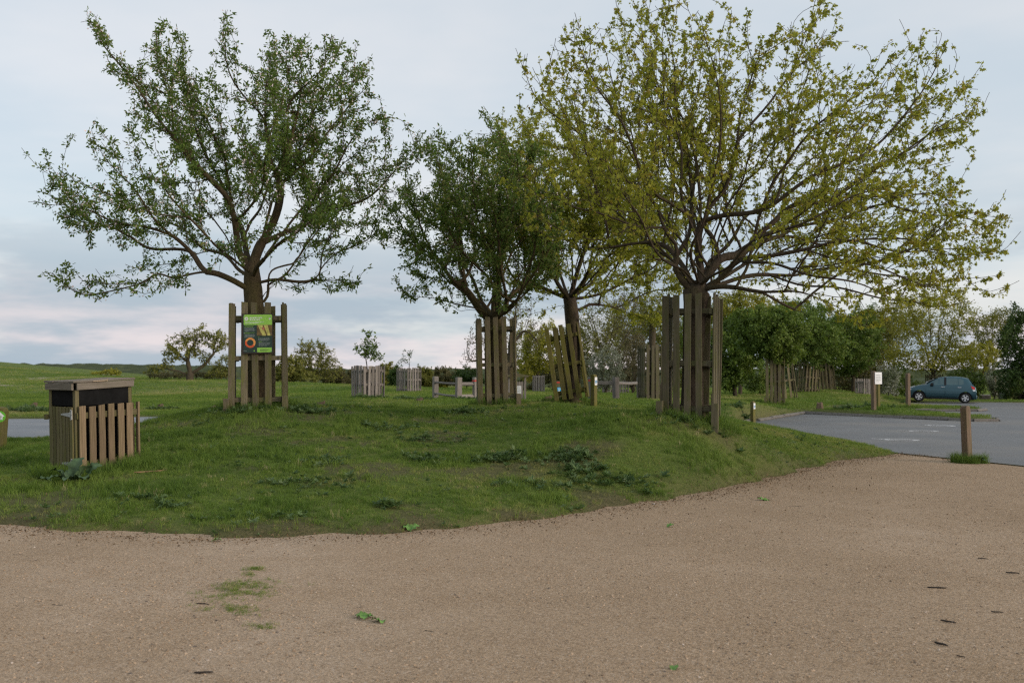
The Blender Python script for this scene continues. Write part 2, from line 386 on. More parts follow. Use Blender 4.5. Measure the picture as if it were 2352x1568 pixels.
for px, py, D, rx, ry in ((10, 1132, 12.9, 0.35, 0.4), (1890, 918, 47, 1.3, 1.2), (1980, 925, 46, 1.6, 0.8)):
    q = ((XX - gx(px, D)) / rx) ** 2 + ((YY - D) / ry) ** 2
    bare = np.maximum(bare, np.clip(1.5 - q + (fbm(XX * 2, YY * 2, 71, 3) - 0.5), 0, 1))
edge = np.exp(-np.maximum(SS, 0) / 0.28)

def grassmat():
    m, nt = newmat('grass_ground')
    tc = N(nt, 'ShaderNodeTexCoord'); o = tc.outputs['Object']
    a = N(nt, 'ShaderNodeAttribute', attribute_name='bare'); b = N(nt, 'ShaderNodeAttribute', attribute_name='edge'); s = N(nt, 'ShaderNodeAttribute', attribute_name='sandy')
    n1 = noise(nt, o, 0.35, 6, 0.6); n2 = noise(nt, o, 5.0, 6, 0.7); n3 = noise(nt, o, 26, 4, 0.7)
    c = ramp(nt, n1, [(0.32, (0.082, 0.120, 0.024)), (0.5, (0.112, 0.156, 0.031)), (0.68, (0.148, 0.176, 0.042))])
    c = mixc(nt, sstep(nt, n2, 0.48, 0.70), c, (0.070, 0.110, 0.022))
    c = mixc(nt, math_n(nt, 'MULTIPLY', sstep(nt, n3, 0.5, 0.72), 0.6), c, (0.145, 0.150, 0.050))
    soil = ramp(nt, n3, [(0.3, (0.055, 0.042, 0.026)), (0.7, (0.15, 0.115, 0.072))])
    c = mixc(nt, math_n(nt, 'MULTIPLY', a.outputs['Fac'], 0.75), c, soil)
    c = mixc(nt, math_n(nt, 'MULTIPLY', b.outputs['Fac'], 0.9), c, soil)
    c = mixc(nt, s.outputs['Fac'], c, (0.42, 0.34, 0.27))
    finish(nt, c, 0.9, n3, 0.9, 0.05, 0.1)
    return m
GRASS_M = grassmat()
me = mesh_np('lawn', np.stack([XX, YY, ZZ], -1).reshape(-1, 3), [quads], GRASS_M, {'bare': bare.ravel(), 'edge': edge.ravel(), 'sandy': sandy.ravel()}, True)
obj('grass_ground', me, kind='structure')

# ------------------------------------------------------------------ gravel, tarmac, road
def gravelmat():
    m, nt = newmat('gravel')
    tc = N(nt, 'ShaderNodeTexCoord'); o = tc.outputs['Object']
    v = N(nt, 'ShaderNodeTexVoronoi', i_Scale=105.0); L(nt, o, v.inputs[0])
    v2 = N(nt, 'ShaderNodeTexVoronoi', i_Scale=48.0); L(nt, o, v2.inputs[0])
    sep = N(nt, 'ShaderNodeSeparateColor'); L(nt, v.outputs['Color'], sep.inputs[0])
    sep2 = N(nt, 'ShaderNodeSeparateColor'); L(nt, v2.outputs['Color'], sep2.inputs[0])
    big = noise(nt, o, 0.33, 6, 0.62, 0.6)
    sx = N(nt, 'ShaderNodeSeparateXYZ'); L(nt, o, sx.inputs[0])      # soft-edged strip of paler gravel colour, left of the camera
    pale_strip = sstep(nt, math_n(nt, 'ADD', math_n(nt, 'ABSOLUTE', math_n(nt, 'ADD', sx.outputs[0], 2.2)), math_n(nt, 'MULTIPLY', big, 1.6)), 3.4, 1.2)
    big = math_n(nt, 'ADD', math_n(nt, 'SUBTRACT', big, 0.07), math_n(nt, 'MULTIPLY', pale_strip, 0.15)); mid = noise(nt, o, 2.6, 6, 0.65); fine = noise(nt, o, 55, 5, 0.75)
    c = ramp(nt, big, [(0.3, (0.31, 0.218, 0.135)), (0.5, (0.41, 0.300, 0.200)), (0.7, (0.53, 0.41, 0.30))])
    c = mixc(nt, math_n(nt, 'MULTIPLY', sstep(nt, mid, 0.45, 0.68), 0.5), c, (0.31, 0.210, 0.126))
    st = ramp(nt, sep.outputs[0], [(0.0, (0.07, 0.058, 0.046)), (0.22, (0.26, 0.18, 0.11)), (0.6, (0.45, 0.325, 0.21)), (0.85, (0.58, 0.43, 0.285)), (1.0, (0.62, 0.53, 0.44))])
    c = mixc(nt, 0.50, c, st)
    st2 = ramp(nt, sep2.outputs[1], [(0.0, (0.08, 0.07, 0.06)), (0.14, (0.10, 0.085, 0.075)), (0.15, (0.36, 0.26, 0.18)), (1.0, (0.36, 0.26, 0.18))])
    c = mixc(nt, math_n(nt, 'MULTIPLY', sstep(nt, v2.outputs['Distance'], 0.42, 0.25), 0.35), c, st2)
    c = mixc(nt, math_n(nt, 'MULTIPLY', sstep(nt, fine, 0.56, 0.70), 0.55), c, (0.135, 0.10, 0.07))
    h = math_n(nt, 'ADD', math_n(nt, 'MULTIPLY', v.outputs['Distance'], -0.6), fine)
    h = math_n(nt, 'ADD', h, math_n(nt, 'MULTIPLY', mid, 1.2))
    finish(nt, c, 0.95, h, 0.8, 0.015, 0.12)
    return m
def tarmat(name, c0, c1, tan):
    m, nt = newmat(name)
    tc = N(nt, 'ShaderNodeTexCoord'); o = tc.outputs['Object']
    f = noise(nt, o, 60, 4, 0.7); b = noise(nt, o, 0.5, 5, 0.6); d = noise(nt, o, 0.22, 4, 0.5)
    c = ramp(nt, b, [(0.3, c0), (0.7, c1)])
    c = mixc(nt, math_n(nt, 'MULTIPLY', sstep(nt, f, 0.5, 0.75), 0.4), c, (0.24, 0.24, 0.25))
    c = mixc(nt, math_n(nt, 'MULTIPLY', sstep(nt, d, 0.48, 0.66), 0.55), c, tan)
    finish(nt, c, 0.62, f, 0.4, 0.006, 0.45)
    return m
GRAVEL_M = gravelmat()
TARMAC_M = tarmat('tarmac', (0.088, 0.090, 0.090), (0.126, 0.128, 0.126), (0.172, 0.155, 0.132))
ROAD_M = tarmat('road_tarmac', (0.15, 0.155, 0.162), (0.205, 0.21, 0.215), (0.27, 0.245, 0.225))
gxs = np.array(sorted(set(list(np.arange(-14, 14.01, 0.25)) + [-60, -45, -30, -22, -17]))); gys = np.array([-40, -25, -12, -4, 0] + list(np.arange(2, 20.3, 0.25)))
GX, GY = np.meshgrid(gxs, gys); border = np.array(sdist(GX, GY, TARMAC))
GZ = (fbm(GX * 0.5, GY * 0.5, 81, 3) - 0.5) * 0.035 * np.clip(border / 2.0, 0, 1) * (GY > 1)
gi = (np.arange(len(gys) - 1)[:, None] * len(gxs) + np.arange(len(gxs) - 1)[None]).ravel()
gq = np.stack([gi, gi + 1, gi + len(gxs) + 1, gi + len(gxs)], 1)
gp = np.stack([GX, GY, GZ], -1).reshape(-1, 3)
cen = gp[gq].mean(1); keep = sdist(cen[:, 0], cen[:, 1], TARMAC) > 0.30
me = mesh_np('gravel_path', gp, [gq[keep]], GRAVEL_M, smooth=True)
def gravel_z(x, y):
    b = float(sdist(np.array([x]), np.array([y]), TARMAC)[0])
    return float((fbm(np.array([x * 0.5]), np.array([y * 0.5]), 81, 3)[0] - 0.5) * 0.035 * min(1, max(0, b / 2)))
obj('gravel_path', me, kind='structure')
# strip that closes the gravel up to the edging board
def strip(pl, off0, off1, z0, z1):
    v, f = [], []
    P = [Vector((x, y)) for x, y in pl]
    for i, p in enumerate(P):
        t = (P[min(i + 1, len(P) - 1)] - P[max(i - 1, 0)]).normalized(); n = Vector((t.y, -t.x))
        a, b = p + n * off0, p + n * off1
        v += [(a.x, a.y, z0), (b.x, b.y, z1)]
        if i: f.append((2 * i - 2, 2 * i - 1, 2 * i + 1, 2 * i))
    return v, f
BORDER = [(7.75, 20.6), (8.0, 19.9), (8.25, 19.25), (9.0, 17.3), (11.5, 15.6), (16, 13.2), (30, 6)]
v, f = strip(BORDER, 0.0, 0.95, -0.004, -0.006)
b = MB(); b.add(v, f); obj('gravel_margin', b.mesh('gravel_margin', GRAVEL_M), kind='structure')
b = MB()
for i in range(len(BORDER) - 1):
    a, c = Vector((*BORDER[i], 0)), Vector((*BORDER[i + 1], 0)); d = (c - a); ln = d.length
    b.box(0, ln, -0.02, 0.02, -0.10, 0.012, Matrix.Translation(a) @ Matrix.Rotation(math.atan2(d.y, d.x), 4, 'Z'))
obj('edging_board', b.mesh('edging_board', W_DARK), kind='structure')
TZ = -0.035
tp = [(x, y, TZ) for x, y in TARMAC]
b = MB(); b.add([(5.5, 5, TZ), (95, -42, TZ), (95, 62, TZ), (5.5, 62, TZ), (5.5, 19.9, TZ)], [(0, 1, 2, 3, 4)])
obj('car_park_tarmac', b.mesh('car_park_tarmac', TARMAC_M), kind='structure')
b = MB(); b.add([(-95, 24, -0.02), (-2, 24, -0.02), (-2, 40.5, -0.02), (-95, 40.5, -0.02)], [(0, 1, 2, 3)])
obj('access_road', b.mesh('access_road', ROAD_M), kind='structure')

# kerb stones along the parking bay and round the islands
KERB_M = plain('kerb_concrete', (0.15, 0.138, 0.122), 0.9, 0.2, var=0.35, scale=14)
kerb = bpy.data.objects.new('kerb', None); COL.objects.link(kerb); kerb['kind'] = 'structure'
kst = plank_mesh('kerb_stone', KERB_M, 0.13, 0.125, 0.905, 0.015)
def kerb_run(P, skip=0.04):
    for (x0, y0), (x1, y1) in zip(P[:-1], P[1:]):
        d = Vector((x1 - x0, y1 - y0, 0)); n = max(1, round(d.length / 0.92)); dn = d.normalized()
        for i in range(n):
            if random.random() < skip: continue
            p = Vector((x0, y0, 0)) + dn * (i * d.length / n)
            o = obj('kerb_stone', kst, kerb, (p.x, p.y, -0.005 + random.uniform(-0.02, 0.015)))
            q = Vector((0, 0, 1)).rotation_difference(dn); o.rotation_euler = (q.to_matrix() @ Matrix.Rotation(random.choice((0, R(90))), 3, 'Z')).to_euler()
            o.scale = (1, 1, d.length / n / 0.92)
kerb_run([(7.2, 31.6), (7.35, 32.7), (12.2, 41.6), (14.2, 38.1), (16.1, 34.8), (17.0, 34.9), (17.5, 36.0), (17.0, 39.5), (15.6, 43.4)])
kerb_run([(16.3, 46.2), (18.0, 44.6), (20.6, 44.2), (21.5, 45.2), (20.8, 48.0)], 0.1)

# worn white markings in the bay: a stroke that opens into a long loop
WHITE = tarmat('worn_road_paint', (0.42, 0.42, 0.42), (0.62, 0.62, 0.61), (0.30, 0.29, 0.28))
def marking(px0, py0, px1, py1, label):
    a = Vector((gx(px0, flatD(py0, TZ)), flatD(py0, TZ), 0)); c = Vector((gx(px1, flatD(py1, TZ)), flatD(py1, TZ), 0))
    d = c - a; ln = d.length; M = Matrix.Translation((a.x, a.y, TZ + 0.005)) @ Matrix.Rotation(math.atan2(d.y, d.x), 4, 'Z')
    b = MB(); pts = []
    def band(path, w):
        v, f = strip(path, -w / 2, w / 2, 0, 0)
        b.add([M @ Vector(q) for q in v], f)
    band([(0, 0.05), (ln * 0.15, 0.02), (ln * 0.32, 0.0)], 0.11)
    k = []
    for i in range(25):
        t = 2 * math.pi * i / 24
        k.append((ln * 0.66 - math.cos(t) * ln * 0.34, 0.0 - math.sin(t) * 0.30))
    band(k, 0.15)
    obj('road_marking', b.mesh('road_marking', WHITE), label=label, cat='road marking', group='worn white markings on the car park')
marking(1997, 1007, 2103, 1011, 'worn white looped line on the tarmac, nearest of the three to the grass mound')
marking(2058, 988, 2149, 990.5, 'worn white looped line on the tarmac, middle one of the three')
marking(2103, 975, 2186, 978, 'worn white looped line on the tarmac, farthest one, closest to the kerbed grass strip')

# ------------------------------------------------------------------ tree guards
_pl = {}
def planks(mat, w, t, l, n=4):
    key = (mat.name, round(w, 3), round(t, 3), round(l, 3))
    if key not in _pl:
        _pl[key] = [plank_mesh('slat', mat, w, t, l, 0.005, random.uniform(-0.12, 0.12), random.uniform(-0.008, 0.008), random.uniform(0, 0.05)) for _ in range(n)]
    return random.choice(_pl[key])
def guard(px, py, D, w, h, mat, label, rot=0, lean=(0, 0), per=3, slat_w=0.11, rails=(0.07, 0.40, 0.88), stakes=(), group='slatted wooden tree guards', jit=1.0, gap=0.03, corner=True, loose=()):
    p = pt(px, py, D); z = gz(p.x, p.y)
    g = thing('tree_guard', label, 'tree guard', (p.x, p.y, z - 0.03), (R(lean[1]), R(lean[0]), R(rot)), group)
    hw = w / 2
    for k in range(4):
        Mk = Matrix.Rotation(R(90 * k), 4, 'Z')
        for rh in rails:
            zz = h * rh + random.uniform(-.01, .01)
            o = obj('rail', planks(mat, 0.085, 0.045, w + 0.10), g)
            o.matrix_local = Mk @ Matrix.Translation((-hw - 0.05, -hw + (0.004 if k % 2 else 0), zz + (0.0 if k % 2 else 0.012))) @ Matrix.Rotation(R(90), 4, 'Y')
        xs_ = [(-hw + (i + 1) * w / (per + 1)) for i in range(per)]
        if corner: xs_ += [-hw - 0.01]
        for x in xs_:
            hh = h * random.uniform(0.985, 1.015)
            zb = gap + random.uniform(-0.01, 0.02)
            o = obj('slat', planks(mat, slat_w, 0.032, round(h, 2)), g)
            o.matrix_local = Mk @ Matrix.Translation((x + random.uniform(-.008, .008), -hw - 0.046 - random.uniform(0, .006), zb)) @ Matrix.Rotation(R(random.uniform(-0.9, 0.9) * jit), 4, 'Y') @ Matrix.Scale((hh - zb) / h, 4, (0, 0, 1))
    for sx, sy, sh in stakes:
        o = obj('stake', planks(mat, 0.11, 0.10, sh + 0.3), g)
        o.matrix_local = Matrix.Translation((sx * (hw + 0.09), sy * (hw + 0.11), -0.3))
    for x, y, lx, ly in loose:
        o = obj('slat', planks(mat, slat_w, 0.032, round(h, 2)), g)
        o.matrix_local = Matrix.Translation((x * hw, y * hw, -0.02)) @ Matrix.Rotation(R(lx), 4, 'Y') @ Matrix.Rotation(R(ly), 4, 'X')
    return g
G_A = guard(594, 938, 19.0, 0.88, 2.0, W_GUARD, 'wooden tree guard carrying the green information board, round the tree on the left', rot=9, lean=(-0.6, 0), per=3, slat_w=0.122, rails=(0.09, 0.48, 0.85), stakes=((-1, -1, 0.22), (1, -1, 0.26)))
guard(1141, 928, 23.0, 0.76, 2.03, W_GUARD, 'wooden tree guard round the dense dark tree, beside the end of the grey rail fence', rot=4, per=3, slat_w=0.115, rails=(0.12, 0.47, 0.87), stakes=((1, -1, 0.30),), lean=(-1, 0))
guard(1316, 917, 25.7, 0.74, 1.98, W_MOSS, 'mossy tree guard leaning to the left with its slats hanging clear of the ground', rot=-6, lean=(-8.5, -2), per=3, slat_w=0.115, rails=(0.14, 0.49, 0.86), stakes=(), gap=0.10)
guard(1588, 962, 16.3, 0.70, 2.02, W_DARK, 'dark wooden tree guard round the broad olive tree, nearest guard to the gravel', rot=-19, lean=(1.0, 0), per=3, slat_w=0.105, rails=(0.09, 0.44, 0.86), stakes=((1, -1, 0.28), (-1, -1, 0.30)))
guard(845, 917, 36.0, 0.74, 1.24, W_GREY, 'short pale guard of close slats round the leafy sapling, left of the grey fence', rot=40, per=4, slat_w=0.09, rails=(0.08, 0.45, 0.85), group='short pale sapling guards', jit=1.6)
guard(939, 899, 53.0, 0.82, 1.28, W_GREY, 'small pale guard of close slats round the nearly bare sapling farther back', rot=44, per=4, slat_w=0.09, rails=(0.1, 0.5, 0.86), group='short pale sapling guards')
guard(1500, 916, 36.6, 0.74, 2.0, W_DARK, 'dark wooden tree guard partly hidden behind the left side of the dark near guard', rot=14, per=3, slat_w=0.12, rails=(0.06, 0.47, 0.92), loose=((0.7, -1.2, 0, 0),))
guard(1781, 926, 44.0, 0.68, 2.0, W_GUARD, 'upright wooden tree guard under the green trees, right of the small-sign post', rot=-14, per=3, slat_w=0.12, rails=(0.1, 0.5, 0.9), stakes=((-1, -1, 0.3),))
guard(1812, 906, 51.0, 0.55, 1.9, W_GUARD, 'tree guard reduced to leaning bare slats behind the upright guard under the green trees', rot=8, lean=(-7, 0), per=1, slat_w=0.10, rails=(0.5,), jit=3)
guard(1853, 901, 58.0, 0.88, 1.75, W_GUARD, 'tree guard leaning right on the small grass rise, left one of the two there', rot=20, lean=(5, 0), per=3, slat_w=0.10, rails=(0.12, 0.5, 0.9))
guard(1900, 898, 62.0, 0.85, 1.75, W_GUARD, 'tree guard leaning left on the small grass rise, right one of the two there', rot=-12, lean=(-5, 0), per=3, slat_w=0.10, rails=(0.12, 0.5, 0.9))
guard(1986, 908, 56.0, 0.60, 0.95, W_GREY, 'low pale slatted guard left of the white notice on the twin posts', rot=20, per=3, slat_w=0.07, rails=(0.15, 0.8), group='short pale sapling guards')
guard(1237, 906, 60.0, 0.55, 1.15, W_GREY, 'small pale guard of five spaced slats on the lawn behind the white notice', rot=3, per=3, slat_w=0.075, rails=(0.93,), group='short pale sapling guards')
guard(1396, 909, 60.0, 0.42, 0.95, W_GREY, 'low pale slatted guard seen through the rail fence, left of the fence post', rot=10, per=2, slat_w=0.08, rails=(0.3, 0.9), group='short pale sapling guards')
guard(1434, 908, 62.0, 0.42, 0.95, W_GREY, 'low pale slatted guard seen through the rail fence, right of the fence post', rot=-8, per=2, slat_w=0.08, rails=(0.3, 0.9), group='short pale sapling guards')
guard(2146, 914, 67.0, 0.70, 1.75, W_GUARD, 'wooden tree guard showing above the roof of the parked blue car', rot=10, per=2, slat_w=0.10, rails=(0.1, 0.5, 0.9))

# ------------------------------------------------------------------ flat print helpers
def poly_obj(name, pts, mat, parent, y, kind=None):
    b = MB(); b.add([(x, y, z) for x, z in pts], [tuple(range(len(pts)))])
    return obj(name, b.mesh(name, mat), parent, kind=kind)
def rect(x0, x1, z0, z1): return [(x0, z0), (x1, z0), (x1, z1), (x0, z1)]
def rrect(x0, x1, z0, z1, r, corners=(1, 1, 1, 1)):
    out = []
    for (cx, cz, a0), on in zip(((x0 + r, z0 + r, 180), (x1 - r, z0 + r, 270), (x1 - r, z1 - r, 0), (x0 + r, z1 - r, 90)), corners):
        if on: out += [(cx + r * math.cos(R(a0 + a)), cz + r * math.sin(R(a0 + a))) for a in (0, 30, 60, 90)]
        else: out.append(((x0, z0), (x1, z0), (x1, z1), (x0, z1))[(180, 270, 0, 90).index(a0)])
    return out
def ring(cx, cz, r0, r1, a0, a1, n=28):
    v, f = [], []
    for i in range(n + 1):
        a = R(a0 + (a1 - a0) * i / n); v += [(cx + r0 * math.cos(a), cz + r0 * math.sin(a)), (cx + r1 * math.cos(a), cz + r1 * math.sin(a))]
        if i: f.append((2 * i - 2, 2 * i - 1, 2 * i + 1, 2 * i))
    return v, f
def text_rows(b, x0, x1, z0, z1, rows, y, rnd, fill=0.55, minw=0.006, maxw=0.03):
    dz = (z1 - z0) / rows
    for i in range(rows):
        z = z1 - (i + 0.5) * dz; x = x0
        end = x1 - (rnd.uniform(0.02, 0.12) if i == rows - 1 else rnd.uniform(0, 0.02))
        while x < end:
            w = min(rnd.uniform(minw, maxw), end - x)
            b.add([(x, y, z - dz * fill / 2), (x + w, y, z - dz * fill / 2), (x + w, y, z + dz * fill / 2), (x, y, z + dz * fill / 2)], [(0, 1, 2, 3)])
            x += w + minw * 0.8
LIME = plain('lime_panel', (0.26, 0.52, 0.07), 0.45, 0.4, var=0.05)
DGREEN = plain('dark_green_panel', (0.012, 0.035, 0.024), 0.45, 0.4, var=0.05)
WHITE_P = plain('white_print', (0.70, 0.70, 0.70), 0.5, 0.3, var=0.04)
GREYTX = plain('grey_text_print', (0.22, 0.26, 0.25), 0.5, 0.3, var=0.05)
GREENTX = plain('green_text_print', (0.17, 0.34, 0.05), 0.5, 0.3, var=0.05)
ORANGE = plain('orange_print', (0.72, 0.30, 0.08), 0.5, 0.3, var=0.05)
REDOR = plain('red_orange_print', (0.60, 0.10, 0.03), 0.5, 0.3, var=0.05)
PHOTO_BR = plain('brown_photo_print', (0.13, 0.085, 0.03), 0.5, 0.3, var=0.5, scale=18)
PHOTO_YE = plain('yellow_photo_print', (0.46, 0.43, 0.12), 0.5, 0.3, var=0.3, scale=30)
PHOTO_RD = plain('red_photo_print', (0.36, 0.13, 0.08), 0.5, 0.3, var=0.3, scale=40)
BACKING = plain('dark_brown_board', (0.035, 0.024, 0.02), 0.6, 0.3)
BLUE_P = plain('blue_print', (0.03, 0.22, 0.42), 0.45, 0.3, var=0.05)
CYAN_P = plain('bright_blue_panel', (0.02, 0.32, 0.60), 0.45, 0.3, var=0.05)
RED_P = plain('red_band_paint', (0.42, 0.03, 0.02), 0.6, 0.3)
STEEL = plain('galvanised_steel', (0.36, 0.37, 0.37), 0.5, 0.5, 0.6, var=0.25)
BLACK = plain('black_sheet', (0.010, 0.010, 0.010), 0.95, 0.08, var=0.3, scale=8)

# ------------------------------------------------------------------ information board on the left guard
Wb, Hb = 0.535, 0.715
bp = pt(592, 766, 18.46)
board = thing('information_board', 'green and black information board with an orange ring, screwed to the left tree guard', 'information board', bp, (R(-1), R(-1.2), R(14)))
b = MB(); b.box(-Wb / 2 - 0.018, Wb / 2 + 0.012, -0.012, 0.016, -Hb / 2 - 0.012, Hb / 2 + 0.012); obj('backing_panel', b.mesh('backing_panel', BACKING), board)
def uv(u, v): return (-Wb / 2 + u * Wb, Hb / 2 - v * Hb)
def urect(u0, u1, v0, v1): return rect(uv(u0, 0)[0], uv(u1, 0)[0], uv(0, v1)[1], uv(0, v0)[1])
y1, y2, y3 = -0.015, -0.017, -0.019
poly_obj('dark_panel', rrect(-Wb / 2 + 0.008, Wb / 2 - 0.008, -Hb / 2 + 0.008, Hb / 2 - 0.008, 0.02), DGREEN, board, y1)
poly_obj('header_panel', rrect(-Wb / 2 + 0.018, Wb / 2 - 0.006, uv(0, .275)[1], Hb / 2 - 0.005, 0.022, (0, 0, 1, 1)), LIME, board, y2)
poly_obj('footer_panel', rrect(uv(.475, 0)[0], Wb / 2 - 0.02, uv(0, .985)[1], uv(0, .865)[1], 0.015, (1, 1, 0, 0)), LIME, board, y2)
ph = poly_obj('picture', urect(.47, .985, .277, .555), PHOTO_BR, board, y2)
poly_obj('reed', [uv(.50, .277), uv(.66, .277), uv(.78, .555), uv(.66, .555)], PHOTO_YE, ph, y3 - .0005)
poly_obj('reed', [uv(.70, .277), uv(.83, .277), uv(.93, .555), uv(.83, .555), uv(.77, .42)], PHOTO_YE, ph, y3 - .0005)
poly_obj('bud', [uv(.635, .35), uv(.68, .325), uv(.73, .36), uv(.755, .40), uv(.71, .415), uv(.65, .39)], PHOTO_RD, ph, y3 - .0012)
for a0, a1, m in ((-35, 160, ORANGE), (160, 325, REDOR)):
    v, f = ring(*uv(.245, .735), 0.058, 0.094, a0, a1); b = MB(); b.add([(x, y2, z) for x, z in v], f); obj('chart_ring', b.mesh('chart_ring', m), board)
v, f = ring(*uv(.125, .115), 0.012, 0.034, 0, 360, 20); b = MB(); b.add([(x, y3, z) for x, z in v], f)
for i in range(6):
    a = R(60 * i); cx, cz = uv(.91, .115); b.add([(cx + .012 * math.cos(a) + .01 * math.cos(t), y3, cz + .012 * math.sin(a) + .008 * math.sin(t)) for t in (0, 1.57, 3.14, 4.71)], [(0, 1, 2, 3)])
obj('emblem', b.mesh('emblem', WHITE_P), board)
rnd = random.Random(3)
b = MB()
text_rows(b, *(uv(.235, 0)[0], uv(.66, 0)[0]), uv(0, .165)[1], uv(0, .065)[1], 2, y3, rnd, .55, .012, .03)
text_rows(b, uv(.09, 0)[0], uv(.74, 0)[0], uv(0, .245)[1], uv(0, .19)[1], 2, y3, rnd, .42, .006, .02)
obj('heading_text', b.mesh('heading_text', WHITE_P), board)
b = MB()
text_rows(b, uv(.06, 0)[0], uv(.42, 0)[0], uv(0, .45)[1], uv(0, .345)[1], 6, y2, rnd, .5)
text_rows(b, uv(.06, 0)[0], uv(.42, 0)[0], uv(0, .60)[1], uv(0, .515)[1], 5, y2, rnd, .5)
text_rows(b, uv(.52, 0)[0], uv(.92, 0)[0], uv(0, .69)[1], uv(0, .615)[1], 4, y2, rnd, .5)
text_rows(b, uv(.53, 0)[0], uv(.93, 0)[0], uv(0, .825)[1], uv(0, .725)[1], 4, y2, rnd, .45)
text_rows(b, uv(.06, 0)[0], uv(.34, 0)[0], uv(0, .95)[1], uv(0, .935)[1], 1, y2, rnd, .7)
obj('body_text', b.mesh('body_text', GREYTX), board)
b = MB()
text_rows(b, uv(.06, 0)[0], uv(.38, 0)[0], uv(0, .335)[1], uv(0, .295)[1], 2, y2, rnd, .6)
text_rows(b, uv(.06, 0)[0], uv(.40, 0)[0], uv(0, .505)[1], uv(0, .465)[1], 2, y2, rnd, .6)
text_rows(b, uv(.52, 0)[0], uv(.73, 0)[0], uv(0, .605)[1], uv(0, .585)[1], 1, y2, rnd, .7)
text_rows(b, uv(.52, 0)[0], uv(.84, 0)[0], uv(0, .72)[1], uv(0, .70)[1], 1, y2, rnd, .7)
obj('subheading_text', b.mesh('subheading_text', GREENTX), board)
b = MB(); text_rows(b, uv(.58, 0)[0], uv(.92, 0)[0], uv(0, .955)[1], uv(0, .905)[1], 2, y3, rnd, .5); obj('footer_text', b.mesh('footer_text', DGREEN), board)
bolt = MB().cyl(0.007, 0, 0.008, 8, Matrix.Rotation(R(90), 4, 'X')).mesh('bolt', STEEL)
for u, v_ in ((.06, .035), (.95, .06), (.045, .49), (.945, .50), (.035, .94), (.94, .955)):
    x, z = uv(u, v_); obj('bolt', bolt, board, (x, y3, z))
v, f = ring(*uv(.375, .945), 0.0, 0.012, 0, 360, 14); b = MB(); b.add([(x, y2, z) for x, z in v], f); obj('green_dot', b.mesh('green_dot', LIME), board)

# ------------------------------------------------------------------ wooden litter bin
BX, BY = -5.836, 13.4
bz = gz(BX + 0.1, BY + 0.5)
bz = pt(180, 1089, 13.4).z
BW, BD, PSI = 0.84, 0.62, 55.0
bin_ = thing('litter_bin', 'square slatted wooden litter bin with a black band and a plank lid', 'litter bin', (BX, BY, bz), (R(0.5), R(-2.3), R(PSI)))
# local: right (slatted) face along +x at y=0, left (door) face along +y at x=0
b = MB(); b.box(0.05, BW - 0.03, 0.05, BD - 0.03, -0.1, 1.10); obj('inner_box', b.mesh('inner_box', BLACK), bin_)
def pl(name, mat, w, t, l, M, par, **k):
    o = obj(name, planks(mat, w, t, l), par, **k); o.matrix_local = M; return o
T_, RZ, RX_, RY_ = Matrix.Translation, (lambda a: Matrix.Rotation(R(a), 4, 'Z')), (lambda a: Matrix.Rotation(R(a), 4, 'X')), (lambda a: Matrix.Rotation(R(a), 4, 'Y'))
for x, y in ((0.02, 0.02), (BW - 0.02, 0.02), (0.02, BD - 0.02), (BW - 0.02, BD - 0.02)):
    pl('corner_post', W_DOOR, 0.06, 0.06, 1.15, T_((x, y, -0.02)), bin_)
for zz in (0.13, 0.78):
    pl('rail', W_DOOR, 0.085, 0.04, BW + 0.12, T_((-0.005, -0.016, zz)) @ RY_(90), bin_)
    pl('rail', W_DOOR, 0.085, 0.04, BD + 0.02, T_((BW + 0.018, 0, zz)) @ RX_(-90), bin_)
    pl('rail', W_DOOR, 0.085, 0.04, BW + 0.02, T_((0, BD + 0.018, zz)) @ RY_(90), bin_)
for i in range(6):
    pl('slat', W_BIN, 0.098, 0.026, 0.93, T_((0.062 + i * 0.143, -0.052 - random.uniform(0, .004), -0.02 + random.uniform(-.012, .012))) @ RY_(random.uniform(-.4, .4)), bin_)
pl('slat', W_BIN, 0.06, 0.03, 0.90, T_((BW + 0.085, -0.03, 0.02)) @ RZ(90), bin_)
for i in range(5):
    pl('slat', W_BIN, 0.098, 0.026, 0.93, T_((BW + 0.052, 0.08 + i * 0.115, -0.02)) @ RZ(90), bin_)
    pl('slat', W_BIN, 0.098, 0.026, 0.93, T_((0.10 + i * 0.15, BD + 0.052, -0.02)), bin_)
door = bpy.data.objects.new('door', None); COL.objects.link(door); door.parent = bin_
nb = 7
for i in range(nb):
    pl('board', W_DOOR, 0.069, 0.024, 0.90, T_((-0.026 - random.uniform(0, .003), 0.066 + i * 0.0785, 0.0)) @ RZ(90), door)
for zz in (0.14, 0.80):
    h = MB(); h.prism([(0.05, -0.032), (0.05, 0.032), (0.27, 0.009), (0.27, -0.009)], -0.0035, 0.0035, Matrix.Rotation(R(90), 4, 'Z'))
    h.box(-0.0045, 0.0045, 0.035, 0.052, -0.07, 0.07); h.box(-0.0045, 0.0045, 0.012, 0.028, -0.065, 0.065)
    o = obj('hinge', h.mesh('hinge', STEEL), door, (-0.0465, 0.0, zz))
lb = MB(); lb.box(-0.07, -0.03, BD - 0.02, BD + 0.03, 0.72, 0.79); obj('latch_block', lb.mesh('latch_block', W_DOOR), bin_)
b = MB(); b.box(0.0, BW, -0.006, BD + 0.006, 0.915, 1.145); obj('black_band', b.mesh('black_band', BLACK), bin_)
lid = bpy.data.objects.new('lid', None); COL.objects.link(lid); lid.parent = bin_; lid.location = (0, 0, 1.125); lid.rotation_euler = (R(-0.4), R(-0.6), 0)
pl('fascia', W_LID, 0.095, 0.03, BW + 0.02, T_((-0.0, -0.035, 0.05)) @ RY_(90), lid)
pl('fascia', W_LID, 0.095, 0.03, BD + 0.02, T_((-0.045, -0.01, 0.05)) @ RX_(-90) @ RZ(90), lid)
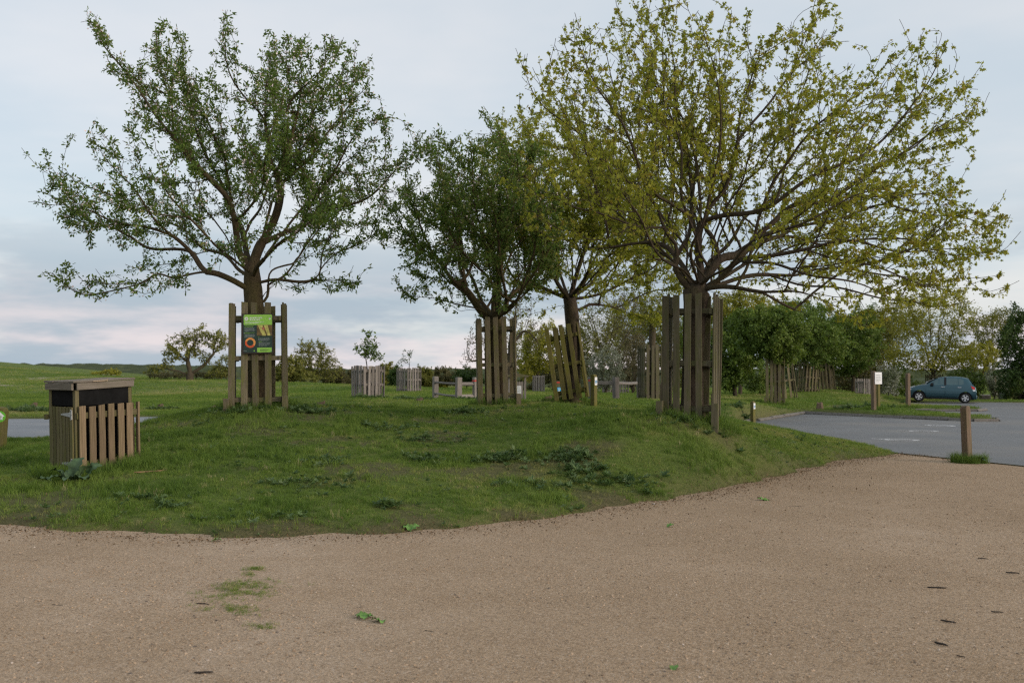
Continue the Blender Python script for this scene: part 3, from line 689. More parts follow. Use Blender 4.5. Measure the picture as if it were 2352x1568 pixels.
pl('fascia', W_LID, 0.095, 0.03, BW + 0.02, T_((0, BD + 0.035, 0.05)) @ RY_(90), lid)
for i in range(6):
    pl('lid_board', W_LID, 0.121, 0.026, BW + 0.10, T_((-0.05 + random.uniform(-.01, .01), 0.005 + i * 0.1235, 0.112 + random.uniform(-.002, .004))) @ RY_(90) @ RZ(90), lid)
pp = MB(); pp.tube([(0.22, -0.068, 0.110), (0.36, -0.069, 0.111), (0.43, -0.068, 0.112)], [0.004, 0.005, 0.004], 5); pp.tube([(0.43, -0.068, 0.10), (0.432, -0.069, 0.14)], [0.004, 0.003], 5)
obj('pale_splinter', pp.mesh('pale_splinter', plain('fresh_split_wood', (0.45, 0.34, 0.22), 0.8)), lid)

# ------------------------------------------------------------------ posts
def post(name, px, py, D, w, h, mat, label, cat='post', rot=0, lean=(0, 0), cap='bevel', group=None, taper=0.0, depth=None):
    p = pt(px, py, D); z = gz(p.x, p.y) if D > 19 or px < 600 else p.z
    g = thing(name, label, cat, (p.x, p.y, z), (R(lean[1]), R(lean[0]), R(rot)), group)
    hw = w / 2; b = MB(); k = 1 - taper; d = (depth or w) / 2
    prof = [(-hw, -0.15), (hw, -0.15), (hw * k, h - 0.05), (hw * k - 0.02, h - 0.008), (0, h), (-hw * k + 0.02, h - 0.008), (-hw * k, h - 0.05)]
    if cap == 'point': prof = [(-hw, -0.15), (hw, -0.15), (hw * k, h - 0.09), (hw * 0.75 * k, h - 0.03), (0, h), (-hw * 0.75 * k, h - 0.03), (-hw * k, h - 0.09)]
    b.prism(prof, -d, d)
    me = b.mesh('shaft', mat)
    o = obj('shaft', me, g)
    bv = o.modifiers.new('bevel', 'BEVEL'); bv.width = min(0.018, w * 0.12); bv.segments = 2; bv.limit_method = 'ANGLE'
    return g
post('wooden_bollard', 2222, 1061, 18.2, 0.135, 1.03, W_POST, 'stout brown wooden post at the gravel edge with grass round its foot', rot=28, lean=(-2.2, 0), taper=0.05)
pw = post('waymark_post', -6, 1040, 19.5, 0.235, 0.93, W_MOSS, 'mossy waymark post with a round green and white badge at the left edge', 'waymark post', rot=3, lean=(2.5, 0), cap='point', taper=-0.08)
v, f = ring(0.06, 0.74, 0.0, 0.108, 0, 360, 28); b = MB(); b.add([(x, -0.121, z) for x, z in v], f); bd = obj('badge', b.mesh('badge', plain('green_badge', (0.12, 0.42, 0.03), 0.4)), pw)
b = MB(); b.add([(x + 0.06, -0.1235, z + 0.74) for x, z in ((-0.09, 0.005), (0.0, 0.085), (0.09, 0.005), (0.055, 0.005), (0.05, -0.06), (-0.05, -0.06), (-0.055, 0.005))], [tuple(range(7))]); obj('arrow_mark', b.mesh('arrow_mark', WHITE_P), bd)
b = MB()
for cx, cz, rr in ((0.06, 0.733, 0.03), (0.06, 0.735, 0.012)):
    v, f = ring(cx, cz, rr - .006, rr, 0, 360, 16); b.add([(x, -0.1255, z) for x, z in v], f)
b.box(0.025, 0.095, -0.1262, -0.1255, 0.688, 0.694); obj('emblem', b.mesh('emblem', DGREEN), bd)
b = MB(); b.cyl(0.128, 0.77, 0.785, 4, RZ(45)); 
def sign_post(px, py, D, w, h, label, rot, face=1, mat=W_POST, sw=0.10, sh=0.20, zc=None):
    g = post('sign_post', px, py, D, w, h, mat, label, 'post', rot=rot, group='short posts with small white and blue signs', taper=0.02)
    zc = zc or h - 0.17; x = w / 2 + 0.004
    b = MB(); b.box(x - 0.003, x + 0.002, -sw / 2, sw / 2, zc - sh / 2, zc + sh / 2); p = obj('sign_plate', b.mesh('sign_plate', WHITE_P), g)
    v, f = ring(0, zc - sh * 0.08, 0.022, 0.040, 0, 360, 18); b = MB(); b.add([(x + 0.004, a, c) for a, c in v], f); b.box(x + .003, x + .0042, -0.006, 0.006, zc - sh * .08 - .018, zc - sh * .08 + .018); obj('sign_symbol', b.mesh('sign_symbol', BLUE_P), p)
    return g
sign_post(1364, 951, 25.0, 0.13, 0.93, 'short post with white and blue sign beside the leaning guard, before the rail fence', -42, mat=W_MOSS)
sign_post(1524, 950, 19.6, 0.10, 0.60, 'short post with white and blue sign touching the dark near guard on its left', -50, mat=W_POST)
sign_post(1640, 940, 22.5, 0.10, 0.62, 'short post with white and blue sign peeping out right of the dark near guard', -50, mat=W_POST)
sign_post(1729, 933, 34.0, 0.13, 0.80, 'short post with a small sign, alone on the lawn left of the upright guard', -48, mat=W_MOSS)
tw = post('notice_post', 2007, 940, 39.5, 0.15, 1.55, W_POST, 'tall square post carrying a white notice, beside the parking bay', 'post', rot=28)
nb_ = post('notice_post', 2017, 936, 41.5, 0.13, 1.50, W_MOSS, 'tall mossy post standing just behind the white notice', 'post', rot=28)
b = MB(); b.box(0.081, 0.095, -0.04, 0.34, 1.03, 1.50); np_ = obj('notice_plate', b.mesh('notice_plate', WHITE_P), tw)
tw_sign = np_; np_.matrix_local = RZ(-28) @ T_((0.02, 0, 0)) @ RZ(-62) 
b = MB(); rnd = random.Random(5)
text_rows(b, 0.0, 0.28, 1.10, 1.42, 5, 0, rnd, .35, .02, .06)
tx = obj('notice_text', b.mesh('notice_text', GREYTX), np_); tx.matrix_local = T_((0.099, 0, 0)) @ RZ(90)
post('tall_post', 2086, 930, 45.5, 0.16, 1.55, W_POST, 'tall square post in front of the nose of the blue car', 'post', rot=20)

# ------------------------------------------------------------------ rail fence
def fence_post(px, py, D, par, h=0.90, red=False, w=0.19):
    p = pt(px, py, D); z = gz(p.x, p.y)
    b = MB(); b.box(-w / 2, w / 2, -w / 2, w / 2, -0.2, h - 0.02); b.add([(-w / 2 + .02, -w / 2 + .02, h), (w / 2 - .02, -w / 2 + .02, h), (w / 2 - .02, w / 2 - .02, h), (-w / 2 + .02, w / 2 - .02, h), (-w / 2, -w / 2, h - .02), (w / 2, -w / 2, h - .02), (w / 2, w / 2, h - .02), (-w / 2, w / 2, h - .02)], [(0, 1, 2, 3), (4, 5, 1, 0), (5, 6, 2, 1), (6, 7, 3, 2), (7, 4, 0, 3)])
    o = obj('post', b.mesh('post', W_GREY), par, (p.x, p.y, z), (R(random.uniform(-1, 1)), R(random.uniform(-1, 1)), R(30)))
    if red:
        b = MB(); b.box(-w / 2 - .004, w / 2 + .004, -w / 2 - .004, w / 2 + .004, h - .16, h - .10); obj('red_band', b.mesh('red_band', RED_P), o)
    return Vector((p.x, p.y, z))
def fence_rail(par, a, c, z, w=0.11):
    a = a + Vector((0, 0, z)); c = c + Vector((0, 0, z)); d = c - a; l = d.length
    o = obj('rail', plank_mesh('rail', W_GREY, w, 0.07, l, 0.015, 0, random.uniform(-.03, .03)), par, a)
    o.rotation_euler = (Vector((0, 0, 1)).rotation_difference(d.normalized()).to_matrix() @ Matrix.Rotation(R(0), 3, 'Z')).to_euler()
fa = thing('rail_fence', 'silver grey post and rail fence left of the opening, ending behind the middle guard', 'fence', group='grey rail fence either side of the opening')
P1 = fence_post(1000, 915, 41, fa); P2 = fence_post(1053, 922, 37, fa); P3 = fence_post(1093, 920, 37.5, fa, red=True)
for a, c in ((P1, P2), (P2, P3)):
    fence_rail(fa, a, c, 0.66, 0.13); fence_rail(fa, a, c, 0.20, 0.13)
fb = thing('rail_fence', 'silver grey post and rail fence right of the opening, behind the leaning guard', 'fence', group='grey rail fence either side of the opening')
Q1 = fence_post(1358, 920, 38, fb, red=True); Q2 = fence_post(1415, 920, 38, fb); Q3 = fence_post(1470, 914, 40.5, fb)
for a, c in ((Q1, Q2), (Q2, Q3)):
    fence_rail(fb, a, c, 0.68, 0.14)
bz_ = MB(); a = Q1.copy(); 
bz_.add([(Q1.x - .3, Q1.y - .5, gz(Q1.x, Q1.y) + .03), (Q2.x + .8, Q2.y - .5, gz(Q2.x, Q2.y) + .03), (Q2.x + .8, Q2.y + 1.5, gz(Q2.x, Q2.y + 1.5) + .03), (Q1.x - .3, Q1.y + 1.5, gz(Q1.x, Q1.y + 1.5) + .03)], [(0, 1, 2, 3)])
obj('stone_path', bz_.mesh('stone_path', TARMAC_M), kind='structure')
# blue sign post and white notice board with a little roof
bs = post('sign_post', 1283, 914, 37, 0.17, 0.74, W_DARK, 'dark post with bright blue sign and red band, left of the leaning guard', 'post', rot=12)
b = MB(); b.box(-0.075, 0.075, -0.098, -0.088, 0.20, 0.50); sp_ = obj('sign_plate', b.mesh('sign_plate', CYAN_P), bs)
b = MB(); b.box(-0.03, 0.02, -0.101, -0.0985, 0.33, 0.40); b.box(-0.05, 0.04, -0.101, -0.0985, 0.23, 0.255); b.box(-0.04, 0.05, -0.101, -0.0985, 0.44, 0.46); obj('sign_print', b.mesh('sign_print', WHITE_P), sp_)
b = MB(); b.box(-0.092, 0.092, -0.092, 0.092, 0.66, 0.71); obj('red_band', b.mesh('red_band', RED_P), bs)
np0 = pt(1190, 920, 38); nbz = gz(np0.x, np0.y)
nbd = thing('notice_board', 'white notice on a slatted board under a small roof, right of the middle guard', 'notice board', (np0.x, np0.y, nbz), (0, 0, R(6)))
for i in range(5): pl('board', W_GREY, 0.085, 0.03, 0.70, T_((-0.22 + i * 0.092, 0.0, 0.0)), nbd)
for x in (0.26, 0.30): pl('leg', W_GREY, 0.06, 0.06, 0.92, T_((x, 0.03 + (x - .26) * 4, 0)), nbd)
pl('leg', W_GREY, 0.06, 0.06, 0.92, T_((-0.34, 0.03, 0)), nbd)
b = MB(); b.prism([(-0.5, 0.88), (0.36, 0.88), (0.42, 0.93), (-0.05, 1.02), (-0.55, 0.93)], -0.16, 0.22); obj('roof', b.mesh('roof', W_DARK), nbd)
b = MB(); b.box(-0.10, 0.12, -0.028, -0.018, 0.22, 0.54); wn = obj('notice_plate', b.mesh('notice_plate', WHITE_P), nbd)
b = MB(); text_rows(b, -0.08, 0.10, 0.29, 0.52, 8, -0.030, random.Random(8), .35, .012, .04); obj('notice_text', b.mesh('notice_text', GREYTX), wn)

# ------------------------------------------------------------------ things on the far side of the car park
ip = pt(2302, 929, 66); ip.z = gz(ip.x, ip.y)
ib = thing('framed_notice', 'dark framed notice standing at the car park edge, right of the white hawthorn', 'notice board', ip, (0, 0, R(-25)))
for x in (-0.19, 0.19): pl('leg', W_DARK, 0.07, 0.07, 0.92, T_((x, 0, -0.02)), ib)
for z in (0.16, 0.86): pl('rail', W_DARK, 0.07, 0.05, 0.36, T_((-0.18, 0, z)) @ RY_(90), ib)
b = MB(); b.box(-0.155, 0.155, -0.01, 0.01, 0.20, 0.82); obj('panel', b.mesh('panel', plain('faded_notice', (0.18, 0.22, 0.16), 0.35, 0.5, var=0.6, scale=5)), ib)
cp = pt(2262, 924, 67); cp.z = gz(cp.x, cp.y)
cb = thing('concrete_block', 'low pale concrete block by the hedge right of the blue car', 'block', cp, (0, 0, R(-15)))
b = MB(); b.box(-0.33, 0.33, -0.25, 0.25, -0.1, 0.42); o = obj('block', b.mesh('block', KERB_M), cb); bv = o.modifiers.new('bevel', 'BEVEL'); bv.width = .03; bv.segments = 2
b = MB(); b.box(-0.30, 0.30, -0.22, 0.22, 0.421, 0.47); obj('capping', b.mesh('capping', WHITE), cb)

# ------------------------------------------------------------------ stumps
def stump(px, py, D, r, h, label, tilt=0):
    p = pt(px, py, D); z = gz(p.x, p.y); b = MB(); n = 9
    for j, (zz, k) in enumerate(((-.1, 1.25), (0.04, 1.1), (h * .6, .95), (h, .9))):
        for i in range(n):
            a = 2 * math.pi * i / n; rr = r * k * (1 + 0.14 * math.sin(3 * a + px) + random.uniform(-.05, .05)); b.v.append((rr * math.cos(a), rr * math.sin(a), zz + (random.uniform(-.03, .04) + tilt * math.cos(a) if j == 3 else 0)))
    for j in range(3):
        for i in range(n): b.f.append((j * n + i, j * n + (i + 1) % n, (j + 1) * n + (i + 1) % n, (j + 1) * n + i))
    b.v.append((0, 0, h - .02)); b.f += [(3 * n + i, 3 * n + (i + 1) % n, 4 * n) for i in range(n)]
    obj('tree_stump', b.mesh('tree_stump', W_POST), None, (p.x, p.y, z), label=label, cat='stump', group='short cut stumps in the grass')
stump(369, 925, 45, 0.13, 0.20, 'short cut stump on the grass bank, just right of the litter bin', .02)
stump(490, 927, 42, 0.11, 0.24, 'short cut stump on the grass bank, left of the guard with the board', .01)
stump(76, 928, 42, 0.19, 0.26, 'broken stump in green growth on the bank, far left of the litter bin', .10)
stump(738, 915, 33, 0.13, 0.10, 'flat low stump on the lawn between the board and the leafy sapling', .03)
stump(965, 917, 33, 0.12, 0.10, 'flat low stump on the lawn right of the nearly bare sapling', .03)
stump(1141, 910, 45, 0.13, 0.15, 'low stump seen behind the middle guard', .01)
stump(1168, 908, 46, 0.12, 0.14, 'low stump on the lawn left of the white notice', .01)
stump(1259, 917, 36, 0.13, 0.18, 'short stump on the lawn between the white notice and the blue sign', .01)
stump(1883, 932, 42, 0.13, 0.30, 'short dark stump in the grass below the small rise', .01)

# ------------------------------------------------------------------ parked cars
PAINT = plain('teal_blue_car_paint', (0.030, 0.082, 0.105), 0.22, 0.6, 0.35, var=0.03)
PAINT2 = plain('dark_car_paint', (0.012, 0.014, 0.018), 0.22, 0.6, 0.2, var=0.03)
GLASS = plain('car_glass', (0.045, 0.10, 0.11), 0.08, 0.7, var=0.1, scale=3)
TYRE = plain('tyre_rubber', (0.012, 0.012, 0.012), 0.85, 0.2)
RIM = plain('alloy_rim', (0.55, 0.56, 0.58), 0.35, 0.6, 0.5)
RED_L = plain('red_lamp', (0.55, 0.02, 0.015), 0.2, 0.6)
CLEAR_L = plain('clear_lamp', (0.70, 0.72, 0.74), 0.15, 0.7)
CHROME = plain('bright_trim', (0.62, 0.66, 0.70), 0.2, 0.6, 0.6)
TRIM = plain('black_trim', (0.012, 0.012, 0.013), 0.6, 0.3)
LEN, WB0, WB1, WR = 3.75, 0.70, 3.16, 0.30
top_k = np.array([(0, .58), (.06, .68), (.25, .80), (.6, .93), (1.0, 1.03), (1.35, 1.23), (1.75, 1.43), (2.1, 1.505), (2.6, 1.525), (3.0, 1.50), (3.3, 1.435), (3.5, 1.22), (3.62, 1.02), (3.70, .93), (3.75, .70)])
def ctop(x): return np.interp(x, top_k[:, 0], top_k[:, 1])
def half(x): return 0.845 * (1 - 0.13 * max(0, (0.7 - x) / 0.7) ** 2.2 - 0.10 * max(0, (x - 3.0) / 0.75) ** 2.2)
def cbot(x):
    z = 0.19 if .25 < x < 3.5 else 0.24
    for wx in (WB0, WB1):
        d = abs(x - wx)
        if d < 0.365: z = max(z, WR + math.sqrt(0.365 ** 2 - d ** 2))
    return z
def belt(x): return min(0.955 + 0.02 * (x / LEN), ctop(x) - 0.03)
def side_y(x, z):
    h, bt, tp_ = half(x), belt(x), ctop(x)
    if z <= bt:
        return h * np.interp(z, [0.18, .45, .62, bt], [.93, .995, 1.0, .955])
    return h * np.interp(z, [bt, max(tp_ - .05, bt + .001)], [.945, .72])
def car_body(mat):
    b = MB(); st = sorted(set([round(x, 3) for x in np.arange(0, LEN + .001, .05)] + [0.02, 3.73])); n = 0
    for x in st:
        bt, tp_, zb, h = belt(x), ctop(x), cbot(x), half(x)
        mid = max(zb + .01, min(.55, bt - .05))
        zs = [zb, mid, max(mid + .005, bt - .12), bt]
        if tp_ - bt > .12: zs += [bt + (tp_ - .05 - bt) * .5, tp_ - .05]
        else: zs += [bt + (tp_ - bt) * .3, bt + (tp_ - bt) * .6]
        ring_ = [(side_y(x, z) if i < 4 or tp_ - bt > .12 else h * (.90 if i == 4 else .8), z) for i, z in enumerate(zs)]
        ring_ += [(h * (.55 if tp_ - bt > .12 else .5), tp_ - (.008)), (0, tp_ + .004)]
        pts = [(y, z) for y, z in ring_] + [(-y, z) for y, z in ring_[-2::-1]]
        n = len(pts); b.v += [(x, y, z) for y, z in pts]
    for i in range(len(st) - 1):
        for k in range(n - 1): b.f.append((i * n + k, i * n + k + 1, (i + 1) * n + k + 1, (i + 1) * n + k))
        b.f.append((i * n + n - 1, i * n, (i + 1) * n, (i + 1) * n + n - 1))
    b.f.append(tuple(range(n))); b.f.append(tuple((len(st) - 1) * n + k for k in range(n - 1, -1, -1)))
    me = b.mesh('body', mat, True); return me
def side_panel(poly_top, poly_bot, s, off):
    v, f = [], []
    for i, ((x0, z0), (x1, z1)) in enumerate(zip(poly_bot, poly_top)):
        for j in range(4):
            t = j / 3; x = x0 + (x1 - x0) * t; z = z0 + (z1 - z0) * t
            v.append((x, s * (side_y(x, z) + off), z))
        if i:
            for j in range(3): f.append((4 * (i - 1) + j, 4 * (i - 1) + j + 1, 4 * i + j + 1, 4 * i + j))
    return v, f
wheel_t, wheel_r = MB(), MB()
pr = [(-.095, .19), (-.10, .25), (-.085, .29), (-.04, .30), (.04, .30), (.085, .29), (.10, .25), (.09, .20)]
for i in range(28):
    a = 2 * math.pi * i / 28; wheel_t.v += [(r_ * math.cos(a), y_, r_ * math.sin(a)) for y_, r_ in pr]
for i in range(28):
    for k in range(7): wheel_t.f.append((i * 8 + k, ((i + 1) % 28) * 8 + k, ((i + 1) % 28) * 8 + k + 1, i * 8 + k + 1))
TYRE_ME = wheel_t.mesh('tyre', TYRE, True)
hub_dark = MB().cyl(.195, -.05, .06, 24, RX_(90)).mesh('wheel_well', TRIM)
v, f = ring(0, 0, .175, .205, 0, 360, 28); wheel_r.add([(x, -.085, z) for x, z in v], f)
for k in range(5):
    M = Matrix.Rotation(R(72 * k), 4, 'Y'); wheel_r.prism([(-.035, 0), (.035, 0), (.03, .11), (.065, .185), (-.065, .185), (-.03, .11)], -.092, -.07, M)
wheel_r.cyl(.045, .07, .098, 14, RX_(90))
RIM_ME = wheel_r.mesh('rim', RIM)
def make_car(label, loc, rot, paint, group):
    c = thing('parked_car', label, 'car', loc, rot, group)
    obj('body', car_body(paint), c)
    ub = MB(); ub.box(.12, LEN - .12, -.70, .70, .20, .60); obj('underbody', ub.mesh('underbody', TRIM), c)
    for s in (-1, 1):
        for nm, bt_, tp_ in (('window', [(1.10, 1.015), (1.5, .995), (2.02, .99)], [(1.32, 1.13), (1.66, 1.325), (2.02, 1.415)]),
                             ('window', [(2.16, .99), (2.6, .995), (2.78, .998)], [(2.16, 1.42), (2.6, 1.43), (2.76, 1.42)]),
                             ('quarter_window', [(2.81, 1.0), (2.95, 1.005), (3.06, 1.05)], [(2.79, 1.415), (2.95, 1.39), (3.06, 1.31)])):
            v, f = side_panel(tp_, bt_, s, .006); b = MB(); b.add(v, f); obj(nm, b.mesh(nm, GLASS), c)
        v, f = side_panel([(2.035, 1.44), (2.09, 1.445), (2.145, 1.445)], [(2.035, .985), (2.09, .985), (2.145, .985)], s, .008); b = MB(); b.add(v, f); obj('pillar', b.mesh('pillar', TRIM), c)
        for x in (1.86, 2.74):
            b = MB(); b.box(x, x + .20, s * (side_y(x, .90) + .0), s * (side_y(x, .90) + .035), .885, .915); obj('door_handle', b.mesh('door_handle', CHROME), c)
        b = MB(); b.prism([(1.28, .97), (1.46, .96), (1.46, 1.10), (1.33, 1.10)], s * .80, s * 1.0); obj('wing_mirror', b.mesh('wing_mirror', TRIM), c)
        for nm, x0, x1 in (('door', 1.08, 2.06), ('door', 2.10, 3.0)):
            v, f = side_panel([(x0, .80), ((x0 + x1) / 2, .80), (x1, .80)], [(x0 + .0, .40), ((x0 + x1) / 2, .39), (x1 - (.22 if x1 > 2.5 else 0), .40)], s, .007); b = MB(); b.add(v, f); obj(nm, b.mesh(nm, paint), c)
        v, f = side_panel([(1.02, .275), (2, .275), (2.82, .275)], [(1.02, .20), (2, .20), (2.82, .20)], s, .008); b = MB(); b.add(v, f); obj('sill', b.mesh('sill', TRIM), c)
        for wx in (WB0, WB1):
            w = bpy.data.objects.new('wheel', None); COL.objects.link(w); w.parent = c; w.location = (wx, s * .735, WR); w.rotation_euler = (0, R(17 + wx * 30), R(0 if s < 0 else 180))
            obj('tyre', TYRE_ME, w); obj('rim', RIM_ME, w); obj('wheel_well', hub_dark, w)
        v, f = side_panel([(.12, .80), (.3, .845), (.50, .90)], [(.10, .63), (.25, .68), (.48, .865)], s, .010); b = MB(); b.add(v, f); obj('headlight', b.mesh('headlight', CLEAR_L), c)
        v, f = side_panel([(3.44, 1.02), (3.55, 1.03), (3.63, 1.0)], [(3.50, .86), (3.58, .80), (3.66, .80)], s, .010); b = MB(); b.add(v, f); obj('tail_light', b.mesh('tail_light', RED_L), c)
        v, f = side_panel([(3.53, .80), (3.60, .79), (3.66, .79)], [(3.56, .72), (3.62, .70), (3.68, .71)], s, .010); b = MB(); b.add(v, f); obj('reversing_light', b.mesh('reversing_light', CLEAR_L), c)
    b = MB(); b.add([(1.10, -.62, 1.09), (1.10, .62, 1.09), (1.70, .52, 1.418), (1.70, -.52, 1.418)], [(0, 1, 2, 3)]); b.v = [(x - .018, y, z + .02) for x, y, z in b.v]; obj('windscreen', b.mesh('windscreen', GLASS), c)
    b = MB(); b.add([(3.365, -.52, 1.375), (3.365, .52, 1.375), (3.60, .64, 1.06), (3.60, -.64, 1.06)], [(0, 1, 2, 3)]); b.v = [(x + .022, y, z + .01) for x, y, z in b.v]; obj('rear_window', b.mesh('rear_window', GLASS), c)
    b = MB(); b.box(3.44, 3.79, -.70, .70, .24, .50); o = obj('rear_bumper', b.mesh('rear_bumper', paint), c); bv = o.modifiers.new('bevel', 'BEVEL'); bv.width = .08; bv.segments = 3
    b = MB(); b.box(-.04, .30, -.66, .66, .24, .52); o = obj('front_bumper', b.mesh('front_bumper', paint), c); bv = o.modifiers.new('bevel', 'BEVEL'); bv.width = .09; bv.segments = 3
    b = MB(); b.box(3.70, 3.765, -.26, .26, .70, .81); obj('number_plate', b.mesh('number_plate', WHITE_P), c)
    return c
cz_ = 58.2
make_car('teal blue hatchback parked side on at the far side of the car park', (gx(2079, cz_ + 0.8), cz_ + 0.8, 0.06), (0, R(1.9), R(-21)), PAINT, 'cars parked in the car park')
make_car('dark car just entering the picture at the right edge of the car park', (gx(2345, 64), 64, gz(gx(2345, 64), 64)), (0, 0, R(-12)), PAINT2, 'cars parked in the car park')

# ------------------------------------------------------------------ tree growing
class Tree:
    def __init__(s, step): s.step = step; s.P = []; s.par = []; s.dirs = []
    def nearest(s, p): 
        A = np.array(s.P); return int(((A - np.array(p)) ** 2).sum(1).argmin())
    def limb(s, pts, parent=None, wob=0.0):
        """adds a hand-laid limb, resampled and slightly crooked, starting from the nearest existing node"""
        pts = [np.array(p, float) for p in pts]
        if parent is None and s.P:
            parent = s.nearest(pts[0])
            if np.linalg.norm(pts[0] - np.array(s.P[parent])) < s.step: pts = [np.array(s.P[parent])] + pts[1:]
            else: pts = [np.array(s.P[parent])] + pts
        # smooth (Catmull-Rom), then resample
        Q = [2 * pts[0] - pts[1]] + pts + [2 * pts[-1] - pts[-2]]; fine = []
        for i in range(1, len(Q) - 2):
            for t in np.linspace(0, 1, 12, endpoint=False):
                a, b, c, d = Q[i - 1], Q[i], Q[i + 1], Q[i + 2]
                fine.append(0.5 * (2 * b + (c - a) * t + (2 * a - 5 * b + 4 * c - d) * t * t + (3 * b - a - 3 * c + d) * t ** 3))
        fine.append(pts[-1]); fine = np.array(fine)
        L_ = np.concatenate([[0], np.cumsum(np.linalg.norm(np.diff(fine, axis=0), axis=1))])
        n = max(1, int(L_[-1] / s.step)); sx = np.linspace(0, L_[-1], n + 1)
        res = np.stack([np.interp(sx, L_, fine[:, k]) for k in range(3)], 1)
        ph = rng.uniform(0, 6, 3)
        first = len(s.P)
        for i, p in enumerate(res):
            if i == 0 and parent is not None: continue
            w = wob * math.sin(math.pi * min(1, i / n)) if n > 1 else 0
            p = p + w * np.array([math.sin(i * s.step * 3.1 + ph[0]), math.sin(i * s.step * 2.6 + ph[1]), math.sin(i * s.step * 3.7 + ph[2])])
            s.P.append(p); s.par.append(parent if parent is not None else -1); parent = len(s.P) - 1
        return first
    def colonise(s, A, infl, kill, iters=120, trop=(0, 0, 0.05), jit=0.16, maxn=16000, inert=0.75, out=0.0, centre=None):
        st = s.step; A = np.asarray(A, float); n0 = len(s.P)
        P = np.zeros((maxn, 3)); P[:n0] = s.P; par = list(s.par); n = n0
        Dn = np.zeros((maxn, 3)); pa_ = np.array(par); h_ = pa_ >= 0; Dn[:n0][h_] = P[:n0][h_] - P[pa_[h_]]; Dn[:n0] *= 0.6 / (np.linalg.norm(Dn[:n0], axis=1)[:, None] + 1e-9)
        near = np.zeros(len(A), int); dist = np.full(len(A), 1e9)
        for i in range(0, n0, 400):
            d = np.linalg.norm(A[:, None] - P[None, i:min(i + 400, n0)], axis=2); j = d.argmin(1); m = d[np.arange(len(A)), j]
            u = m < dist; dist[u] = m[u]; near[u] = j[u] + i
        seen = {}
        for it in range(iters):
            act = dist < infl * (1 if it > 3 else 1.6)
            if not act.any():
                break
            acc = np.zeros((n, 3)); v = A[act] - P[near[act]]; v /= np.linalg.norm(v, axis=1)[:, None] + 1e-9
            np.add.at(acc, near[act], v)
            idx = np.unique(near[act])
            d = acc[idx]; d /= np.linalg.norm(d, axis=1)[:, None] + 1e-9
            d = d + rng.normal(0, jit, d.shape) + np.array(trop) + inert * Dn[idx]
            if out:
                o_ = P[idx] - np.array(centre); d = d + out * o_ / (np.linalg.norm(o_, axis=1)[:, None] + 1e-9)
            d /= np.linalg.norm(d, axis=1)[:, None]
            new = P[idx] + d * st
            ok = np.array([seen.get(int(i), 0) < 4 for i in idx])
            for i in idx: seen[int(i)] = seen.get(int(i), 0) + 1
            new, src = new[ok], idx[ok]
            if len(new) == 0 or n + len(new) > maxn: break
            P[n:n + len(new)] = new; Dn[n:n + len(new)] = d[ok]; par += [int(i) for i in src]
            dd = np.linalg.norm(A[:, None] - new[None], axis=2); j = dd.argmin(1); m = dd[np.arange(len(A)), j]
            u = m < dist; dist[u] = m[u]; near[u] = j[u] + n
            n += len(new)
            keep = dist > kill
            A, near, dist = A[keep], near[keep], dist[keep]
            if len(A) == 0: break
        s.P = list(P[:n]); s.par = par
    def ramify(s, poly, D, rmax, ref, base, extra=30, sp2=0.26, sp3=0.17, l2=(0.8, 1.9), l3=(0.25, 0.70), up=0.35, st=0.10, margin=14, seed=0, full=2.6):
        """long limbs from the crown base, side branches on the limbs, straight shoots on the branches"""
        r = np.random.default_rng(seed); P_ = np.array(poly); x0, y0 = P_.min(0) - 60; x1, y1 = P_.max(0) + 60
        gx_, gy_ = np.meshgrid(np.arange(x0, x1, 5), np.arange(y0, y1, 5)); G = -sdist(gx_, gy_, poly)
        base = np.array(base)
        def room(p):
            u = p[0] / p[1]; v = (p[2] - EYE) / p[1]; k = (v * math.cos(TH) - math.sin(TH)) / (math.cos(TH) + v * math.sin(TH))
            px = CX + FPX * u; py = CY - FPX * k; i, j = int((py - y0) / 5), int((px - x0) / 5)
            if not (0 <= i < G.shape[0] and 0 <= j < G.shape[1]): return -1
            d = G[i, j] + margin
            if d <= 0: return -1
            t = min(1, d / ref); h = rmax * math.sqrt(1 - (1 - t) ** 2) + 0.12
            return h - abs(p[1] - D)
        def unit(v): return v / (np.linalg.norm(v) + 1e-9)
        def grow(i, d, length, pull, bend, wob):
            p = s.P[i]; out = [i]; n = max(2, int(length / st)); ph = r.uniform(0, 6, 3)
            for k in range(n):
                o = unit(p - base + np.array([0, 0, 0.3])) ; tgt = unit(o + np.array([0, 0, up]))
                d = unit(d + pull * tgt + r.normal(0, wob, 3) + bend)
                q = p + d * st
                if room(q) < 0 and k > 0: break
                s.P.append(q); s.par.append(out[-1]); out.append(len(s.P) - 1); p = q
            return out
        def dirs(i):
            p = s.par[i]; return unit(s.P[i] - s.P[p]) if p >= 0 else np.array([0, 0, 1.0])
        dens = lambda i: min(1.0, (np.linalg.norm((s.P[i] - base) * np.array([.8, .8, 1.15])) / full) ** 1.5 + .06)
        n0 = len(s.P); allp = np.array(s.P); near = [i for i in range(s.trunk_n, n0) if np.linalg.norm(allp[i] - base) < 2.0] or [s.trunk_n - 1]
        limbs = list(range(s.trunk_n + 3, n0)); branches = []
        for k in range(extra):
            i = int(r.choice(near)); az = 2.4 * k + r.uniform(-.3, .3); e = r.uniform(-.05, 1.15)
            d = np.array([math.cos(az) * math.cos(e), math.sin(az) * math.cos(e), math.sin(e)])
            limbs += grow(i, unit(d + .5 * unit(s.P[i] - base)), r.uniform(1.5, 3.6), 0.05, 0, .085)[3:]
        acc = 0.0; az = 0
